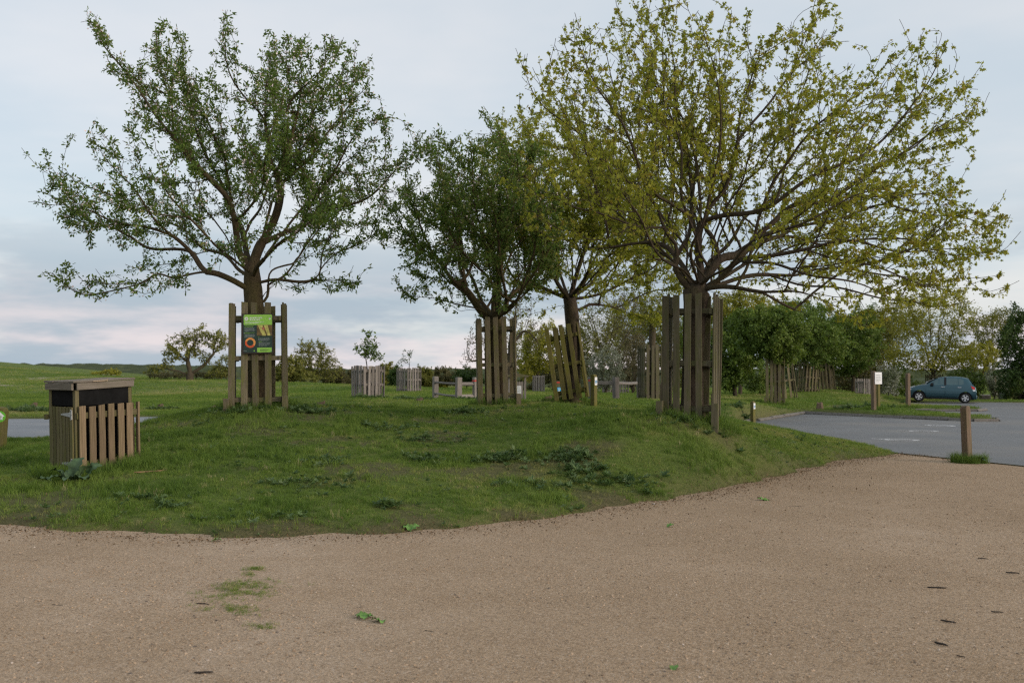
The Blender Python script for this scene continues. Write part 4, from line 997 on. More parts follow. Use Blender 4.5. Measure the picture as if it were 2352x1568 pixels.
        for i in limbs:
            acc += np.linalg.norm(s.P[i] - s.P[s.par[i]])
            if acc < sp2 * r.uniform(.6, 1.4) or np.linalg.norm(s.P[i] - base) < .45: continue
            acc = 0
            if r.uniform() > dens(i): continue
            d = dirs(i); az += 2.4; a = unit(np.cross(d, [0.3, 0.2, 1.0])); b = np.cross(d, a)
            an = R(r.uniform(30, 75)); e = d * math.cos(an) + (a * math.cos(az) + b * math.sin(az)) * math.sin(an)
            branches.append(grow(i, unit(e + np.array([0, 0, .12])), r.uniform(*l2), .055, 0, .10))
        acc = 0
        for br in branches + [limbs]:
            m = len(br)
            for k, i in enumerate(br[1:]):
                acc += st
                if acc < sp3 * r.uniform(.5, 1.5): continue
                if br is limbs and np.linalg.norm(s.P[i] - base) < .7: continue
                acc = 0
                if r.uniform() > dens(i): continue
                d = dirs(i); az += 2.4; a = unit(np.cross(d, [0.3, 0.2, 1.0])); b = np.cross(d, a)
                an = R(r.uniform(25, 65)); e = d * math.cos(an) + (a * math.cos(az) + b * math.sin(az)) * math.sin(an)
                grow(i, unit(e + np.array([0, 0, .25])), r.uniform(*l3), .08, 0, .09)
    def shoots(s, num, length, up=0.5, steps=4, cond=None):
        """long straight end shoots"""
        n = len(s.P); kids = np.zeros(n, int)
        for p in s.par:
            if p >= 0: kids[p] += 1
        tips = [i for i in range(n) if kids[i] == 0 and s.par[i] >= 0]
        if cond is not None: tips = [i for i in tips if cond(s.P[i])]
        random.shuffle(tips)
        for i in tips[:num]:
            d = s.P[i] - s.P[s.par[i]]; d = d / (np.linalg.norm(d) + 1e-9) + np.array([0, 0, up]) + rng.normal(0, .15, 3); d /= np.linalg.norm(d)
            l = length * random.uniform(.5, 1.2); q = i
            for k in range(steps):
                d = d + np.array([0, 0, 0.10]) + rng.normal(0, .08, 3); d /= np.linalg.norm(d)
                s.P.append(s.P[q] + d * l / steps); s.par.append(q); q = len(s.P) - 1
    def finish(s, R0, tip=0.004, emax=3.2, twig=1.0):
        n = len(s.P); P = np.array(s.P); par = np.array(s.par)
        cnt = np.zeros(n); kids = np.zeros(n, int)
        for p in par:
            if p >= 0: kids[p] += 1
        cnt[kids == 0] = 1
        for i in range(n - 1, 0, -1): cnt[par[i]] += cnt[i]
        e = min(emax, max(1.7, math.log(max(cnt[0], 2)) / math.log(R0 / tip)))
        r = np.maximum(tip * np.maximum(cnt, 1) ** (1 / e), tip * twig)
        r *= 1 + (R0 / r[0] - 1) * np.clip((r - tip * 3) / (r[0] - tip * 3 + 1e-6), 0, 1)
        s.Pn, s.parn, s.r, s.kids, s.cnt = P, par, r, kids, cnt
def tubes(P, par, r, mask, sides):
    """one skin over the chosen nodes of a branching skeleton"""
    n = len(P); D = np.zeros((n, 3)); h = par >= 0
    D[h] = P[h] - P[par[h]]
    first = {}
    for i in range(n):
        p = par[i]
        if p >= 0 and (p not in first or r[i] > r[first[p]]): first[p] = i
    for i in range(n):
        if i in first: D[i] = D[i] + D[first[i]] if par[i] >= 0 else D[first[i]]
    D /= np.linalg.norm(D, axis=1)[:, None] + 1e-9
    ref = np.where(np.abs(D[:, 1:2]) > 0.93, np.array([[1.0, 0.1, 0.2]]), np.array([[0.15, 1.0, 0.1]]))
    U = np.cross(D, ref); U /= np.linalg.norm(U, axis=1)[:, None] + 1e-9; V = np.cross(D, U)
    t = np.arange(sides) * 2 * math.pi / sides
    base = U[:, None] * np.cos(t)[None, :, None] + V[:, None] * np.sin(t)[None, :, None]
    verts = [(P[:, None] + base * r[:, None, None]).reshape(-1, 3)]
    A, B = [], []; extra = []; nb = n
    for i in range(n):
        p = par[i]
        if p < 0 or not mask[i]: continue
        if first.get(p) == i and mask[p]: A.append(p)
        else:
            extra.append(P[p][None] + base[i] * r[i] * 1.05); A.append(nb); nb += 1
        B.append(i)
    if extra: verts.append(np.concatenate(extra))
    V_ = np.concatenate(verts); A = np.array(A); B = np.array(B); k = np.arange(sides); k1 = (k + 1) % sides
    F = np.stack([A[:, None] * sides + k, A[:, None] * sides + k1, B[:, None] * sides + k1, B[:, None] * sides + k], -1).reshape(-1, 4)
    used = np.zeros(len(V_), bool); used[F.ravel()] = True; remap = np.cumsum(used) - 1
    return V_[used], remap[F]
def wood_mesh(name, T, mat, split=0.035, s0=9, s1=4):
    big = T.r >= split
    v0, f0 = tubes(T.Pn, T.parn, T.r, big, s0) if big.any() else (np.zeros((0, 3)), np.zeros((0, 4), int))
    v1, f1 = tubes(T.Pn, T.parn, T.r, ~big, s1)
    return mesh_np(name, np.concatenate([v0, v1]), [f0, f1 + len(v0)], mat, smooth=True)

LEAF_OVAL = (np.array([(0, 0, 0), (.32, .21, .05), (.72, .17, .02), (1, 0, -.10), (.72, -.17, .02), (.32, -.21, .05)]), np.array([[0, 1, 2, 3], [0, 3, 4, 5]]))
LEAF_LOBED = (np.array([(0, 0, 0), (.06, .46, .02), (.36, .20, .03), (.62, .52, -.08), (.64, .16, 0), (1.05, 0, -.16), (.64, -.16, 0), (.62, -.52, -.08), (.36, -.20, .03), (.06, -.46, .02)]),
              np.array([[0, 1, 2, 2], [0, 2, 3, 4], [0, 4, 5, 6], [0, 6, 7, 8], [0, 8, 9, 9]]))
LEAF_QUAD = (np.array([(0, 0, 0), (.45, .26, .08), (1, 0, -.06), (.45, -.26, -.04)]), np.array([[0, 1, 2, 3]]))
FLOWER = (np.array([(0, 0, 0), (.5, .5, .18), (1, 0, .05), (.5, -.5, .18)]), np.array([[0, 1, 2, 3]]))
def leaves(name, base, axis_, size, shape, mat, parent, spread=0.8, droop=0.25, tint=None, up=0.5):
    tpl, fc = shape; n = len(base)
    a = axis_ + rng.normal(0, spread, (n, 3)) + np.array([0, 0, -droop]); a /= np.linalg.norm(a, axis=1)[:, None] + 1e-9
    nr = rng.normal(0, 1, (n, 3)) + np.array([0, 0, up]); b = np.cross(nr, a); b /= np.linalg.norm(b, axis=1)[:, None] + 1e-9; c = np.cross(a, b)
    sz = size * rng.uniform(0.6, 1.25, n)
    V = base[:, None] + sz[:, None, None] * (a[:, None] * tpl[None, :, 0:1] + b[:, None] * tpl[None, :, 1:2] + c[:, None] * tpl[None, :, 2:3])
    m = len(tpl); off = np.arange(n) * m; groups = []
    f4 = np.array([f for f in fc if len(set(f)) == 4]); f3 = np.array([f[:3] for f in fc if len(set(f)) == 3])
    if len(f4): groups.append((off[:, None, None] + f4[None]).reshape(-1, 4))
    if len(f3): groups.append((off[:, None, None] + f3[None]).reshape(-1, 3))
    t = rng.uniform(0, 1, n) if tint is None else tint
    me = mesh_np(name, V.reshape(-1, 3), groups, mat, {'tint': np.repeat(t, m)})
    return obj(name, me, parent, kind='stuff')
def leaf_sites(T, n, rmax, jitter=0.03, base=None, full=2.0):
    ok = np.where((T.r < rmax) & (T.parn >= 0))[0]; w = np.ones(len(ok))
    if base is not None: w = np.clip(np.linalg.norm(T.Pn[ok] - base, axis=1) / full, .12, 1)
    i = rng.choice(ok, n, p=w / w.sum()); p = T.parn[i]; t = rng.uniform(0, 1, (n, 1))
    d = T.Pn[i] - T.Pn[p]; d /= np.linalg.norm(d, axis=1)[:, None] + 1e-9
    return T.Pn[p] * (1 - t) + T.Pn[i] * t + rng.normal(0, jitter, (n, 3)), d, i
def inside_poly(X, Y, poly):
    return sdist(X, Y, poly)
def crown_points(poly, D, n, rmax, ref, holes=0.0, seed=1, y0=0.0):
    """points filling a solid crown: plan depth follows how far a point lies inside the outline"""
    P = np.array(poly); out = []
    while len(out) < n:
        x = rng.uniform(P[:, 0].min(), P[:, 0].max(), 4000); y = rng.uniform(P[:, 1].min(), P[:, 1].max(), 4000)
        d = -inside_poly(x, y, poly); k = d > 0; x, y, d = x[k], y[k], d[k]
        t = np.clip(d / ref, 0, 1); h = rmax * np.sqrt(1 - (1 - t) ** 2)
        dep = rng.uniform(-1, 1, len(x)) * h
        wgt = 0.25 + h / rmax; keep = rng.uniform(0, 1.25, len(x)) < wgt
        nz = fbm(x / 55.0 + seed, y / 55.0 + dep * 0.9, 100 + seed, 3)
        keep &= nz > holes
        for a, b, c in zip(x[keep], y[keep], dep[keep]): out.append(tuple(pt(a, b, D + y0 + c * 1.0)))
    return np.array(out[:n])
def ptl(path, D): return [tuple(pt(p[0], p[1], D + (p[2] if len(p) > 2 else 0))) for p in path]

def build_tree(name, label, trunk, limbs, poly, D, R0, rmax, natt, step, infl, kill, bark, seed, holes=0.3, ref=170, shoots=(0, 0.5), trop=(0, 0, .08), tip=0.004, wob=0.05, group=None, flare=None, emax=3.2, maxn=40000, ram=None):
    T = Tree(step); T.limb(ptl(trunk, D)); T.trunk_n = len(T.P)
    for l in limbs: T.limb(ptl(l, D), wob=wob)
    T.ramify(poly, D, rmax, ref, T.P[T.trunk_n - 1], seed=seed, **(ram or {}))
    A = crown_points(poly, D, natt, rmax, ref, holes, seed)
    T.colonise(A, infl, kill, trop=trop, maxn=maxn, iters=14, out=0.35, centre=T.P[T.trunk_n - 1])
    if shoots[0]: T.shoots(shoots[0], shoots[1])
    T.finish(R0, tip * .58, emax, 1.72)
    if flare is not None:
        nt_ = T.trunk_n; h_ = T.Pn[:nt_, 2] - T.Pn[0, 2]
        T.r[:nt_] = np.interp(h_, flare[0], flare[1])
    p0 = T.Pn[0]
    root = thing(name, label, 'tree', tuple(p0), group=group)
    T.Pn = T.Pn - p0
    obj('trunk', wood_mesh('trunk', T, bark), root)
    return T, root, p0

# ---- the left tree, inside the guard with the board
D1 = 19.0
APPLE = [(600, 690), (640, 650), (700, 668), (715, 655), (790, 655), (850, 620), (880, 570), (870, 530), (905, 500), (930, 450), (965, 400), (985, 330), (972, 312), (935, 330), (890, 310), (900, 275), (860, 255), (852, 195), (830, 170), (812, 110), (780, 140), (748, 90), (720, 115), (690, 95), (660, 112), (636, 90), (605, 115), (560, 135), (525, 110), (514, 32), (500, 60), (490, 170), (470, 225), (440, 195), (420, 130), (410, 112), (400, 172), (380, 150), (362, 62), (350, 55), (350, 135), (312, 112), (262, 95), (230, 62), (200, 32), (188, 80), (215, 110), (258, 165), (280, 195), (200, 175), (196, 192), (285, 225), (300, 255), (240, 275), (168, 285), (180, 302), (230, 335), (238, 395), (150, 400), (105, 395), (80, 388), (90, 440), (72, 470), (112, 482), (150, 505), (165, 540), (148, 552), (180, 572), (215, 592), (178, 592), (192, 640), (130, 620), (103, 622), (140, 655), (200, 678), (300, 685), (380, 690), (440, 690), (480, 700), (505, 680), (540, 650), (570, 675)]
T, root, p0 = build_tree('broadleaf_tree', 'spreading dark green tree with pale blossom, inside the guard with the information board',
    [(594, 945), (592, 850), (590, 760), (583, 700), (580, 655), (578, 616)],
    [[(578, 670), (564, 660, -.1), (527, 642, -.3), (480, 628, -.5), (402, 632, -.7), (357, 626, -.8), (305, 660, -.8), (238, 671, -.7), (176, 669, -.6), (119, 628, -.5)],
     [(480, 628, -.5), (461, 612, -.4), (437, 583, -.2), (402, 573, .1), (330, 560, .4), (250, 525, .6), (170, 480, .7), (95, 440, .8)],
     [(437, 583, -.2), (390, 530, -.6), (330, 470, -1.0), (270, 400, -1.3), (215, 320, -1.4)],
     [(578, 620), (568, 610), (550, 583), (546, 548), (543, 509, -.2), (529, 466, -.3), (507, 440, -.4), (470, 400, -.5), (428, 352, -.6), (362, 267, -.6), (286, 167, -.5), (228, 86, -.4), (200, 35, -.3)],
     [(428, 352, -.6), (400, 300, -.2), (385, 220, .1), (365, 130, .2), (358, 60, .2)],
     [(578, 616), (597, 567, .1), (617, 528, .2), (636, 470, .3), (642, 431, .4), (638, 405, .5), (604, 286, .7), (562, 228, .6), (524, 143, .4), (514, 43, .3)],
     [(638, 405, .5), (665, 330, .4), (690, 238, .2), (685, 119, .1), (690, 90, .1)],
     [(665, 330, .4), (720, 260, .9), (770, 190, 1.2), (805, 115, 1.3)],
     [(607, 560, .1), (646, 536, .2), (685, 519, .3), (744, 489, .4), (793, 470, .4), (851, 446, .5), (910, 390, .5), (965, 320, .5)],
     [(685, 519, .3), (740, 430, -.4), (790, 350, -.9), (850, 280, -1.2), (900, 270, -1.3)],
     [(583, 655), (605, 648), (636, 643, .1), (722, 639, .2), (744, 612, .3), (773, 585, .3), (832, 556, .3), (868, 530, .3)],
     [(722, 639, .2), (773, 643, .1), (808, 660, .0)],
     [(586, 705), (606, 690, .05), (613, 675, .1), (615, 645, .1), (626, 626, .2), (660, 610, .4), (685, 597, .5), (700, 560, .8), (740, 500, 1.5)],
     [(543, 509, -.2), (589, 460, -.9), (600, 400, -1.5), (620, 330, -2.0), (640, 250, -2.2)],
     [(578, 616), (560, 560, .6), (540, 490, 1.3), (500, 420, 1.9), (470, 330, 2.3), (430, 240, 2.3)],
     [(578, 640), (600, 600, -.6), (640, 560, -1.3), (700, 520, -1.9), (760, 470, -2.3)],
     [(578, 640), (540, 610, .7), (480, 570, 1.5), (400, 520, 2.2), (320, 470, 2.5)],
     [(578, 630), (540, 600, -.7), (480, 545, -1.6), (420, 490, -2.1), (370, 420, -2.3)],
     [(500, 420, 1.9), (450, 300, 1.2), (415, 180, 1.0), (408, 120, 1.0)], [(604, 286, .7), (620, 200, 1.2), (632, 100, 1.3)], [(642, 431, .4), (740, 330, .8), (800, 240, .7), (848, 195, .6)], [(660, 250, 0), (735, 160, -.4), (748, 95, -.4)]],
    APPLE, D1, 0.185, 3.0, 420, 0.10, 0.6, 0.24, BARK_A, 1, holes=0.43, shoots=(160, 0.40), tip=0.0042, ram=dict(extra=12, sp2=.30, sp3=.085, l2=(.7, 1.8), l3=(.07, .30), up=.30, full=2.2))
b_, d_, i_ = leaf_sites(T, 6200, 0.012, 0.012, T.Pn[T.trunk_n - 1]); n_ = 8
b2 = np.repeat(b_, n_, 0) + rng.normal(0, .028, (len(b_) * n_, 3)); d2 = np.repeat(d_, n_, 0)
leaves('crown', b2, d2 * 0.4 + (b2 - np.repeat(b_, n_, 0)) * 12, 0.072, LEAF_OVAL, LF_APPLE, root, 0.6, 0.10, np.clip(np.repeat(rng.uniform(0, .6, len(b_)), n_) + rng.uniform(0, .42, len(b2)), 0, 1))
k_ = fbm(b_[:, 0] * 1.1 + 5, b_[:, 2] * 1.1, 3, 3) + (b_[:, 0] < 0) * 0.05
b_, d_ = b_[k_ > 0.45], d_[k_ > 0.45]; b_ = np.repeat(b_, 2, 0) + rng.normal(0, .035, (len(b_) * 2, 3)); d_ = np.repeat(d_, 2, 0)
leaves('blossom', b_, d_ * 0.2, 0.036, FLOWER, BLOSSOM, root, 1.0, 0.0)
print('tree1', len(T.Pn))

# ---- the broad olive tree on the right
D4 = 16.3
MAPLE = [(1590, 672), (1640, 668), (1700, 690), (1780, 700), (1850, 708), (1920, 735), (1965, 765), (1995, 735), (2050, 715), (2110, 690), (2200, 700), (2215, 650), (2262, 665), (2280, 610), (2318, 552), (2300, 525), (2325, 490), (2280, 495), (2240, 490), (2210, 465), (2200, 420), (2160, 392), (2190, 365), (2262, 312), (2235, 300), (2266, 238), (2240, 232), (2200, 285), (2232, 200), (2215, 188), (2172, 230), (2192, 150), (2176, 78), (2150, 112), (2112, 55), (2080, 92), (2040, 102), (1990, 132), (1960, 102), (1915, 5), (1888, -15), (1850, 52), (1800, 62), (1788, 42), (1750, 92), (1705, -10), (1650, 5), (1600, -20), (1540, -30), (1480, -15), (1440, -5), (1400, 12), (1350, 55), (1308, 42), (1288, 92), (1258, 142), (1222, 88), (1208, 142), (1182, 122), (1198, 185), (1248, 225), (1222, 265), (1190, 300), (1200, 380), (1180, 440), (1210, 510), (1250, 560), (1310, 610), (1370, 660), (1440, 688), (1510, 680), (1560, 650)]
T, root, p0 = build_tree('broadleaf_tree', 'broad olive green tree with thin spring leaves, inside the dark guard near the gravel',
    [(1590, 968), (1592, 850), (1596, 760), (1598, 700), (1600, 672)],
    [[(1600, 676), (1575, 655, -.1), (1560, 630, -.1), (1554, 613, -.1), (1554, 563, -.2), (1532, 539, -.3), (1512, 507, -.3), (1502, 478, -.4), (1476, 442, -.5), (1420, 390, -.6), (1330, 320, -.6), (1240, 230, -.5), (1195, 140, -.4)],
     [(1554, 585, -.2), (1564, 573), (1586, 535, .1), (1590, 478, .2), (1578, 400, .3), (1562, 300, .3), (1545, 150, .2), (1520, 20, .2)],
     [(1602, 668), (1611, 634), (1607, 583), (1605, 533), (1609, 503), (1590, 498, -.2), (1564, 491, -.4), (1526, 460, -.7), (1512, 442, -.8), (1450, 340, -1.0), (1385, 220, -1.0), (1310, 60, -.9)],
     [(1609, 503), (1657, 497, -.3), (1738, 481, -.6), (1818, 442, -.8), (1889, 402, -.9), (1990, 340, -1.0), (2090, 260, -1.0), (2175, 100, -.9)],
     [(1606, 665), (1637, 613, .1), (1649, 583, .2), (1637, 543, .3), (1625, 523, .3), (1637, 472, .3), (1657, 438, .3), (1667, 406, .3), (1690, 330, .2), (1720, 200, .1), (1750, 100, 0)],
     [(1690, 330, .2), (1780, 220, .6), (1840, 120, .8), (1890, 0, .8)],
     [(1608, 664), (1630, 628), (1657, 593), (1701, 579, .1), (1734, 543, .2), (1778, 515, .2), (1828, 472, .3), (1858, 460, .3), (1895, 456, .3), (2000, 400, .3), (2130, 310, .2), (2245, 240, .2)],
     [(1703, 587, .1), (1758, 549, .5), (1798, 541, .7), (1879, 511, 1.0), (2030, 475, 1.1), (2170, 495, 1.1), (2290, 520, 1.0)],
     [(1612, 668), (1647, 644, -.1), (1697, 603, -.4), (1758, 587, -.6), (1838, 569, -.8), (1960, 560, -.9), (2100, 575, -.9), (2240, 570, -.8)],
     [(1612, 670), (1687, 644, .4), (1768, 632, .7), (1838, 624, .8), (1879, 620, .9), (2000, 625, .9), (2100, 640, .9), (2200, 680, .8)],
     [(1612, 672), (1687, 658, -.5), (1738, 664, -.8), (1850, 680, -1.0), (1930, 705, -1.1), (1975, 750, -1.1)],
     [(1590, 668), (1576, 615, .2), (1540, 573, .5), (1496, 563, .7), (1435, 563, .8), (1350, 565, .8), (1270, 545, .7)],
     [(1575, 650), (1548, 605, -.3), (1506, 597, -.6), (1435, 628, -.9), (1370, 650, -1.0)],
     [(1520, 521, -.3), (1435, 510, -.8), (1330, 480, -1.1), (1230, 430, -1.2)],
     [(1600, 660), (1605, 560, 1.2), (1580, 450, 2.0), (1540, 330, 2.6), (1470, 200, 2.8), (1420, 60, 2.6)],
     [(1600, 660), (1650, 580, 1.2), (1740, 480, 2.2), (1850, 380, 2.8), (1980, 260, 2.8), (2090, 110, 2.4)],
     [(1600, 660), (1590, 580, -1.0), (1620, 470, -1.9), (1660, 340, -2.5), (1640, 180, -2.7), (1610, 40, -2.5)],
     [(1600, 660), (1530, 590, -1.2), (1450, 480, -2.1), (1390, 370, -2.4)],
     [(1600, 660), (1680, 600, -1.2), (1790, 530, -2.2), (1920, 470, -2.6), (2060, 420, -2.5)],
     [(1600, 664), (1540, 600, 1.3), (1450, 520, 2.3), (1350, 420, 2.6), (1290, 300, 2.3)],
     [(1600, 664), (1690, 620, 1.4), (1820, 570, 2.4), (1980, 540, 2.8), (2140, 560, 2.5)],
     [(1737, 664, -.8), (1790, 690, -.4), (1850, 720, -.2)], [(1768, 632, .7), (1850, 655, .4), (1960, 670, .2), (2080, 690, .1), (2150, 700, 0)], [(1838, 569, -.8), (1950, 600, -1.3), (2080, 640, -1.4), (2190, 670, -1.2)], [(1798, 541, .7), (1930, 560, 1.6), (2080, 545, 1.9), (2220, 600, 1.5)], [(1700, 600, -.4), (1800, 615, -1.6), (1930, 640, -2.0), (2060, 690, -1.6)], [(1895, 456, .3), (2000, 450, .9), (2120, 450, 1.2), (2215, 440, 1.0)], [(2000, 400, .3), (2090, 340, .8), (2180, 250, .9), (2225, 195, .9)]],
    MAPLE, D4, 0.20, 2.9, 1000, 0.11, 0.6, 0.24, BARK_M, 2, holes=0.30, shoots=(160, 0.45), tip=0.0036, ref=190, ram=dict(extra=34, sp2=.31, sp3=.17, l2=(.8, 2.1), l3=(.15, .55), up=.08, full=2.7), flare=((0, .25, 1.2, 1.75, 2.05, 2.3, 2.6), (.27, .19, .165, .175, .215, .265, .24)))
b_, d_, i_ = leaf_sites(T, 10500, 0.0085, 0.012, T.Pn[T.trunk_n - 1], 2.8)
n_ = 5; b2 = np.repeat(b_, n_, 0) + rng.normal(0, .022, (len(b_) * n_, 3)); d2 = np.repeat(d_, n_, 0)
leaves('crown', b2, d2 * 0.3, 0.056, LEAF_LOBED, LF_MAPLE, root, 0.65, 0.55, np.clip(np.repeat(rng.uniform(0, 1, len(b_)), n_) * .7 + rng.uniform(0, .3, len(b2)), 0, 1))
print('tree4', len(T.Pn))

# ---- the dense dark tree in the middle
D2 = 23.0
MID = [(1140, 735), (1095, 738), (1030, 735), (990, 715), (945, 690), (897, 690), (893, 680), (950, 668), (930, 642), (872, 640), (893, 600), (862, 560), (872, 500), (885, 440), (930, 420), (985, 380), (975, 350), (1000, 305), (1018, 290), (1045, 330), (1080, 292), (1110, 262), (1135, 305), (1185, 330), (1255, 350), (1300, 450), (1285, 550), (1290, 620), (1235, 690), (1200, 725)]
T, root, p0 = build_tree('broadleaf_tree', 'dense dark green tree with three limbs, inside the guard beside the grey fence',
    [(1143, 938), (1140, 850), (1138, 780), (1137, 735)],
    [[(1137, 745), (1104, 716, -.1), (1076, 664, -.3), (1031, 636, -.5), (1000, 594, -.7), (950, 560, -.9), (890, 530, -1.0)],
     [(1137, 740), (1135, 681), (1146, 629, .1), (1166, 559, .2), (1180, 514, .3), (1190, 420, .3), (1150, 330, .3)],
     [(1140, 742), (1153, 716, .1), (1215, 643, .3), (1250, 600, .4), (1280, 540, .5)],
     [(1076, 664, -.3), (1060, 580, .2), (1040, 480, .5), (1010, 380, .6), (1010, 310, .6)],
     [(1137, 738), (1100, 680, .7), (1060, 600, 1.5), (1000, 520, 2.1), (930, 470, 2.3)],
     [(1137, 738), (1150, 660, -.8), (1120, 560, -1.6), (1090, 450, -2.0), (1080, 330, -2.0)],
     [(1137, 740), (1080, 700, -.6), (1010, 690, -.9), (940, 680, -.9)],
     [(1137, 738), (1190, 660, 1.0), (1230, 560, 1.8), (1220, 430, 2.0)], [(1137, 738), (1190, 680, -1.0), (1240, 610, -1.6), (1260, 500, -1.9)]],
    MID, D2, 0.20, 2.7, 1200, 0.12, 0.6, 0.26, BARK_A, 3, holes=0.36, shoots=(120, 0.45), tip=0.0045, ram=dict(extra=22, sp2=.28, sp3=.11, l3=(.10, .40), up=.10), ref=150)
b_, d_, i_ = leaf_sites(T, 5600, 0.013, 0.015, T.Pn[T.trunk_n - 1]); b_ = np.repeat(b_, 8, 0) + rng.normal(0, .04, (len(b_) * 8, 3)); d_ = np.repeat(d_, 8, 0)
leaves('crown', b_, d_ * 0.4, 0.080, LEAF_OVAL, LF_APPLE, root, 0.8, 0.2, np.clip(rng.uniform(0, .95, len(b_)) + 0.05, 0, 1))
b_, d_, i_ = leaf_sites(T, 2600, 0.010, 0.05); k_ = fbm(b_[:, 0] * 1.2 + 9, b_[:, 2] * 1.2, 3, 3); b_, d_ = b_[k_ > 0.5], d_[k_ > 0.5]
leaves('blossom', b_, d_ * 0.2, 0.038, FLOWER, BLOSSOM, root, 1.0, 0.0)
print('tree2', len(T.Pn))

# ---- the tree in the leaning guard
D3 = 25.7
LEANT = [(1110, 250), (1135, 246), (1150, 300), (1118, 325), (1098, 345), (1112, 440), (1140, 520), (1185, 600), (1160, 690), (1190, 735), (1250, 735), (1320, 745), (1360, 722), (1450, 745), (1540, 715), (1580, 600), (1570, 480), (1500, 330), (1330, 250), (1220, 225), (1170, 250)]
T, root, p0 = build_tree('broadleaf_tree', 'olive green tree growing out of the leaning mossy guard',
    [(1314, 925), (1317, 830), (1316, 760), (1311, 700), (1309, 688)],
    [[(1309, 690), (1285, 677, -.1), (1243, 660, -.3), (1180, 640, -.5), (1150, 560, -.6), (1125, 440, -.6), (1110, 340, -.5)],
     [(1309, 690), (1347, 681, .1), (1406, 664, .2), (1459, 636, .3), (1521, 594, .4), (1555, 500, .4)],
     [(1309, 688), (1319, 653), (1337, 584, .3), (1345, 480, .5), (1320, 360, .6), (1290, 270, .6)],
     [(1312, 712), (1337, 708, .1), (1360, 698, .2), (1424, 715, .3), (1500, 730, .4)],
     [(1310, 700), (1285, 705, -.2), (1233, 716, -.4), (1190, 725, -.5)],
     [(1309, 690), (1280, 620, 1.0), (1230, 500, 1.8), (1170, 380, 2.1), (1140, 270, 2.0)],
     [(1309, 690), (1360, 610, -1.0), (1410, 500, -1.8), (1420, 380, -2.1)], [(1309, 690), (1390, 620, 1.2), (1460, 520, 1.9), (1480, 400, 2.1)],
     [(1309, 690), (1260, 620, -1.1), (1220, 520, -1.8), (1210, 400, -2.1), (1220, 290, -2.0)]],
    LEANT, D3, 0.185, 2.8, 1200, 0.13, 0.6, 0.26, BARK_M, 4, holes=0.28, shoots=(120, 0.45), tip=0.004, ram=dict(extra=22, sp2=.27, sp3=.20, up=.1), ref=150)
b_, d_, i_ = leaf_sites(T, 11000, 0.010, 0.02, T.Pn[T.trunk_n - 1])
n_ = 4; b2 = np.repeat(b_, n_, 0) + rng.normal(0, .035, (len(b_) * n_, 3)); d2 = np.repeat(d_, n_, 0)
leaves('crown', b2, d2 * 0.3, 0.070, LEAF_LOBED, LF_MAPLE, root, 0.65, 0.5, np.clip(np.repeat(rng.uniform(0, 1, len(b_)), n_) * .6 + rng.uniform(0, .3, len(b2)), 0, 1))
print('tree3', len(T.Pn))

